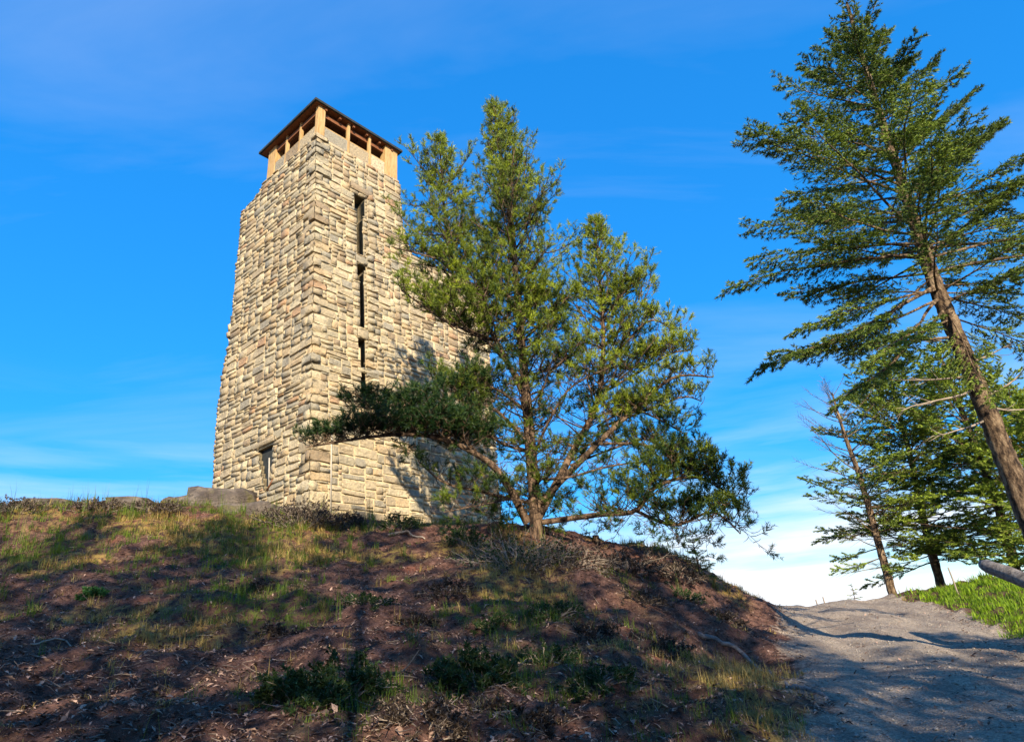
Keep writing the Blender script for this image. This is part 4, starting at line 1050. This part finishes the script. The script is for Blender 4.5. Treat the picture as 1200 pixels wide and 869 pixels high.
# grass tufts
def grass(name, n, w, mat, label, blades, h0, h1, bw, lean=0.5):
    X, Y, Z = place(n, w); m = len(X); k = blades
    X = np.repeat(X, k) + rng.normal(0, 0.035, m * k); Y = np.repeat(Y, k) + rng.normal(0, 0.035, m * k); Z = ground_z(X, Y) - 0.01
    H = np.repeat((h0 + (h1 - h0) * rng.random(m) ** 2) * np.interp(Y[::k], [5, 15], [0.85, 1.35]), k) * rng.uniform(0.5, 1.2, m * k); a = rng.random(m * k) * 2 * pi; le = rng.random(m * k) * lean
    D = np.stack([np.cos(a), np.sin(a), np.zeros(m * k)], -1); S = np.stack([-np.sin(a), np.cos(a), np.zeros(m * k)], -1) * (bw * 0.5 * np.interp(Y, [4, 16], [0.9, 2.4]))[:, None]
    B = np.stack([X, Y, Z], -1); up = np.array([0, 0, 1.0])
    Mi = B + up * (H * 0.55)[:, None] + D * (H * le * 0.35)[:, None]; Ti = B + up * (H * (1 - 0.25 * le))[:, None] + D * (H * le)[:, None]
    V = np.stack([B - S, B + S, Mi + S * 0.75, Mi - S * 0.75, Ti], 1).reshape(-1, 3); b = np.arange(m * k)[:, None] * 5
    T_ = np.concatenate([b + np.array([[0, 1, 2]]), b + np.array([[0, 2, 3]]), b + np.array([[3, 2, 4]])], 0)
    tag(mesh_np(name, V, T_, M[mat], None, False, {'tint': np.repeat(np.repeat(rng.random(m), k), 5)}), label, 'grass', None, 'stuff')
crest = lambda x, y: np.clip((y - 11.5) / 2.5, 0, 1) * np.clip((-x - 2.0) / 2.5, 0, 1)
grass('green_grass', 5200, lambda x, y: mound(x, y) * np.clip(lushness(x, y) * 0.8 + crest(x, y) * 0.5, 0, 1), 'grass_green', 'thin green grass growing in tufts on the slope', 13, 0.06, 0.26, 0.0045, 1.2)
grass('dry_grass', 6500, lambda x, y: mound(x, y) * np.clip(dryness(x, y) * 0.95 + 0.03, 0, 1), 'grass_dry', 'straw-coloured dry grass lying over the slope and crest', 13, 0.06, 0.24, 0.0045, 1.7)
grass('tall_grass', 420, lambda x, y: mound(x, y) * np.clip(crest(x, y) * 0.6 + 0.02, 0, 1), 'grass_green', 'tall thin grass stems standing on the skyline', 6, 0.3, 0.7, 0.004, 0.35)
bank_w = lambda x, y: np.clip((x - path_right(y) + 0.15) / 0.4, 0, 1) * (x < path_right(y) + 6)
grass('verge_grass', 16000, bank_w, 'grass_bank', 'bright green grass on the verge along the path', 8, 0.05, 0.17, 0.008, 0.9)

# loose stones on the path
X, Y, Z = place(9000, lambda x, y: np.clip(pathness(x, y), 0, 1)); m = len(X)
oct_v = np.array([[1, 0, 0], [-1, 0, 0], [0, 1, 0], [0, -1, 0], [0, 0, 0.7], [0, 0, -0.7]], float); oct_f = np.array([[0, 2, 4], [2, 1, 4], [1, 3, 4], [3, 0, 4], [2, 0, 5], [1, 2, 5], [3, 1, 5], [0, 3, 5]])
rs = 0.006 + 0.02 * rng.random(m) ** 3; an_ = rng.random(m) * 6.28
vv = oct_v[None] * rs[:, None, None] * rng.uniform(0.6, 1.3, (m, 6, 1)); vx = vv[..., 0] * np.cos(an_)[:, None] - vv[..., 1] * np.sin(an_)[:, None]; vy = vv[..., 0] * np.sin(an_)[:, None] + vv[..., 1] * np.cos(an_)[:, None]
V = np.stack([vx + X[:, None], vy + Y[:, None], vv[..., 2] + Z[:, None] + 0.004], -1).reshape(-1, 3)
tag(mesh_np('loose_gravel', V, (np.arange(m)[:, None, None] * 6 + oct_f[None]).reshape(-1, 3), M['gravel'], None, False), 'loose gravel stones scattered on the path', 'gravel', None, 'stuff')

# ------------------------------------------------------------------ shrubs and small plants
def shrub(px, py, w, h, mat, label, nst, nlv, leaf, stem='deadwood', name='shrub', Y=None, droopy=0.0, group=None, cat='shrub'):
    P = hit(px, py) if Y is None else at_y(px, py, Y)
    if P is None: P = at_y(px, py, 16.0)
    P = np.array(P); P[2] = gz(P[0], P[1]) - 0.03
    rt = empty(name, P, label, cat, group); g = Geo(); O, A, T = [], [], []
    for k in range(nst):
        a = random.random() * 6.28; rr = sqrt(random.random()); d = np.array([cos(a) * w * 0.5 * rr, sin(a) * w * 0.4 * rr, h * (1.0 - 0.55 * rr * rr) * random.uniform(0.65, 1.1)])
        b = P + np.array([cos(a), sin(a), 0]) * w * 0.22 * rr; b[2] = gz(b[0], b[1]) - 0.03
        L = np.linalg.norm(d); Q = polyline(b, d, L, 5, -droopy, 0.16); g.tube(Q, np.linspace(0.008, 0.003, 5), 4, False)
        for q in range(3):
            t = random.uniform(0.35, 0.9); tw = polyline(along(Q, t), nrm(d) + rng.normal(0, 0.6, 3), L * 0.35, 4, 0.0, 0.2); g.tube(tw, np.linspace(0.005, 0.002, 4), 3, False)
            for u in rng.uniform(0.2, 1, nlv): O.append(along(tw, u)); A.append(nrm(rng.normal(0, 1, 3) + np.array([0, 0, 0.5]))); T.append(random.random())
        for u in rng.uniform(0.4, 1, nlv): O.append(along(Q, u)); A.append(nrm(rng.normal(0, 1, 3) + np.array([0, 0, 0.5]))); T.append(random.random())
    g.build('stems', M[stem], rt, P)
    if O:
        c = Geo(); needles(c, np.array(O), np.array(A), 0.02, 5, leaf, leaf * 0.42, 0.3, 1.4, np.array(T)); c.build('foliage', M[mat], rt, P)
shrub(20, 597, 1.3, 0.3, 'heath_leaf', 'low brown heath growing round the wide skyline rock', 60, 5, 0.04)
shrub(110, 597, 1.2, 0.28, 'heath_leaf', 'low brown heath growing between the two skyline rocks', 60, 5, 0.04)
shrub(185, 598, 1.0, 0.25, 'heath_leaf', 'low brown heath growing beside the rounded skyline rock', 50, 5, 0.04)
shrub(352, 612, 1.7, 0.62, 'heath_leaf', 'dark brown heath bush on the bank under the tower corner', 90, 6, 0.045)
shrub(400, 617, 1.0, 0.4, 'heath_leaf', 'low dark heath bush next to the larger one below the conduit', 50, 6, 0.045)
shrub(605, 662, 2.1, 0.75, 'shrub_leaf', 'tangled grey brush with dark leaves at the foot of the pine', 110, 2, 0.05, droopy=0.5)
shrub(660, 660, 1.8, 0.5, 'heath_leaf', 'low brown brush trailing right of the pine trunk', 80, 3, 0.05, droopy=0.6)
shrub(545, 640, 0.8, 0.5, 'shrub_leaf', 'small dark green bush between the pine and the tower wall', 40, 6, 0.05)
shrub(468, 618, 0.8, 0.4, 'shrub_leaf', 'small dark bush against the base of the tower wall', 36, 6, 0.045)
shrub(735, 665, 1.5, 0.4, 'heath_leaf', 'brown heath hanging over the bank right of the pine', 70, 5, 0.045, droopy=0.5)
shrub(795, 675, 1.0, 0.35, 'heath_leaf', 'russet heath at the outer end of the bank', 50, 5, 0.04, droopy=0.6)
shrub(560, 800, 0.75, 0.32, 'shrub_leaf', 'dark leafy plant with trailing stems low on the slope', 46, 8, 0.05, droopy=0.4)
shrub(395, 815, 0.7, 0.3, 'shrub_leaf', 'dark green leafy clump low on the slope among grass', 46, 8, 0.04, droopy=0.2)
shrub(360, 825, 0.6, 0.28, 'shrub_leaf', 'dark grassy-leaved clump next to the leafy clump', 40, 7, 0.05, droopy=0.2)
shrub(110, 697, 0.34, 0.16, 'weed_leaf', 'bright green leafy weed on bare dark litter', 16, 6, 0.05, droopy=0.3, cat='weed', name='weed')
CUSH = ['dark green cushion plant on the slope below the tangled brush', 'brown heath cushion on bare slope below the low brown brush', 'brown heath cushion below the heath that hangs over the bank',
        'dark green cushion plant just above the trailing leafy plant', 'brown heath cushion on litter above the pale exposed root', 'brown heath cushion on the middle slope in front of the tower corner',
        'dark green cushion plant on the slope below the heath bushes', 'brown heath cushion on the slope below the fallen branch at the tower', 'brown heath cushion on the slope uphill of the leafy clump',
        'dark green cushion plant on the slope towards the gravel path', 'brown heath cushion at the foot of the trailing leafy plant', 'brown heath cushion between the two leafy clumps and the trailing plant',
        'dark green cushion plant under the russet heath', 'brown heath cushion on the steep end of the bank above the path', 'brown heath cushion uphill of the grassy-leaved clump',
        'dark green cushion plant midway between the pine brush and the trailing leafy plant']
for k, (px, py, w_, h_) in enumerate([(645, 720, .7, .18), (690, 745, .7, .2), (745, 700, .8, .2), (640, 775, .7, .2), (770, 760, .7, .2), (480, 730, .6, .16), (430, 705, .7, .16), (520, 690, .7, .16),
                                      (300, 690, .6, .16), (700, 800, .6, .18), (610, 845, .6, .2), (500, 850, .6, .2), (800, 700, .7, .2), (850, 725, .6, .2), (330, 745, .5, .14), (575, 735, .5, .15)]):
    shrub(px, py, w_, h_, 'heath_leaf' if k % 3 else 'shrub_leaf', CUSH[k], 34, 6, 0.035, group='cushion plants on the slope', name='cushion_plant', cat='plant', droopy=0.3)

# young conifer on the bank end
sp = at_y(822, 672, 15.2); sp[2] = gz(sp[0], sp[1]) - 0.05
rt = empty('fir_sapling', sp, 'small dark fir sapling at the end of the bank under the pine', 'tree')
fir_tree(rt, smooth_path([sp, sp + np.array([-.05, 0, .5]), sp + np.array([-.08, 0, 1.0])], 8), 0.02, 0.005, lambda t, az: 0.55 - 0.42 * t, 0.08, 0.11, 4, 0.2, base=sp, k_need=10, nl=0.05, nw=0.012, step=0.07, elev=(0.1, 0.7))
sp = at_y(1003, 706, 19.6); sp[2] = gz(sp[0], sp[1]) - 0.05
rt = empty('fir_sapling', sp, 'tiny pale sapling on the crest of the path', 'tree')
fir_tree(rt, smooth_path([sp, sp + np.array([0, 0, .25]), sp + np.array([0, 0, .5])], 6), 0.012, 0.004, lambda t, az: 0.24 - 0.18 * t, 0.08, 0.1, 3, 0.7, base=sp, k_need=8, nl=0.04, nw=0.01, step=0.07)

# ------------------------------------------------------------------ log, stakes, branches, root
lg0, lg1 = at_y(1151, 661, 11.2), at_y(1235, 694, 9.9)
rt = empty('log_rail', (lg1[0], lg1[1], gz(lg1[0], lg1[1])), 'weathered grey log rail above the green verge', 'log')
ob = np.array(rt.location)
g = Geo(); PL = smooth_path([lg0, lg0 * 0.5 + lg1 * 0.5 + np.array([0, 0, 0.02]), lg1, lg1 + (lg1 - lg0) * 0.9], 14)
g.tube(PL, np.interp(np.linspace(0, 1, 14), [0, 0.03, 0.1, 1], [0.07, 0.098, 0.105, 0.13]), 14, True, 0.14); g.build('log', M['log'], rt, ob, True)
for f in (0.55, 0.95):
    c = along(PL, f); g = Geo(); zb = gz(c[0], c[1]); g.tube([(c[0], c[1], zb - 0.2), (c[0], c[1], (zb + c[2]) / 2), (c[0], c[1], c[2] - 0.1)], [0.13, 0.12, 0.12], 10, True, 0.08)
    g.build('support_post', M['log'], rt, ob, True)
def stick(px0, py0, px1, py1, Y0, Y1, r, name, label, cat, mat='deadwood', ground=True, n=6):
    a_, b_ = at_y(px0, py0, Y0), at_y(px1, py1, Y1)
    if ground: a_[2] = gz(a_[0], a_[1]) - 0.03
    g = Geo(); P = polyline(a_, b_ - a_, np.linalg.norm(b_ - a_), n, 0, 0.03); g.tube(P, np.linspace(r, r * 0.8, n), 7, True, 0.1)
    o = g.build(name, M[mat], None, a_, True); o.location = tuple(a_); return tag(o, label, cat)
stick(1121, 690, 1113, 664, 17.0, 17.0, 0.02, 'stake', 'thin pale stake leaning in the bright grass verge', 'stake')
stick(958, 709, 956, 702, 19.7, 19.7, 0.02, 'marker_post', 'short stub post on the crest of the path', 'post')
stick(967, 709, 964, 699, 19.9, 19.9, 0.02, 'marker_post', 'slightly taller stub post on the crest of the path', 'post')
stick(700, 652, 698, 627, 16.2, 16.2, 0.10, 'stump', 'pale orange stump standing behind the bank right of the pine trunk', 'stump', 'bark_pine')
def lying(pxs, r, name, label, cat, mat='deadwood', lift=1.0, n=16):
    P = [hit(x, y) for x, y in pxs]; P = smooth_path([p for p in P if p is not None], n)
    P[:, 2] = ground_z(P[:, 0], P[:, 1]) + r * lift
    o0 = P[0].copy(); g = Geo(); g.tube(P, np.linspace(r, r * 0.45, n), 7, True, 0.2); o = g.build(name, M[mat], None, o0, True); o.location = tuple(o0)
    return tag(o, label, cat)
lying([(455, 629), (480, 627), (498, 633)], 0.035, 'fallen_branch', 'bare fallen branch lying below the tower wall', 'branch')
lying([(35, 757), (80, 756), (133, 764)], 0.013, 'fallen_branch', 'long pale fallen branch lying on dark litter', 'branch')
lying([(152, 790), (165, 805)], 0.010, 'fallen_branch', 'short straight pale stick lying on dark litter', 'branch', n=5)
lying([(818, 744), (845, 756), (875, 772), (905, 795), (930, 808)], 0.05, 'exposed_root', 'pale exposed root running down the bank to the path', 'root', 'log', 0.3)
lying([(930, 805), (955, 812), (980, 822)], 0.035, 'exposed_root', 'short pale root end lying on the gravel edge', 'root', 'log', 0.1)
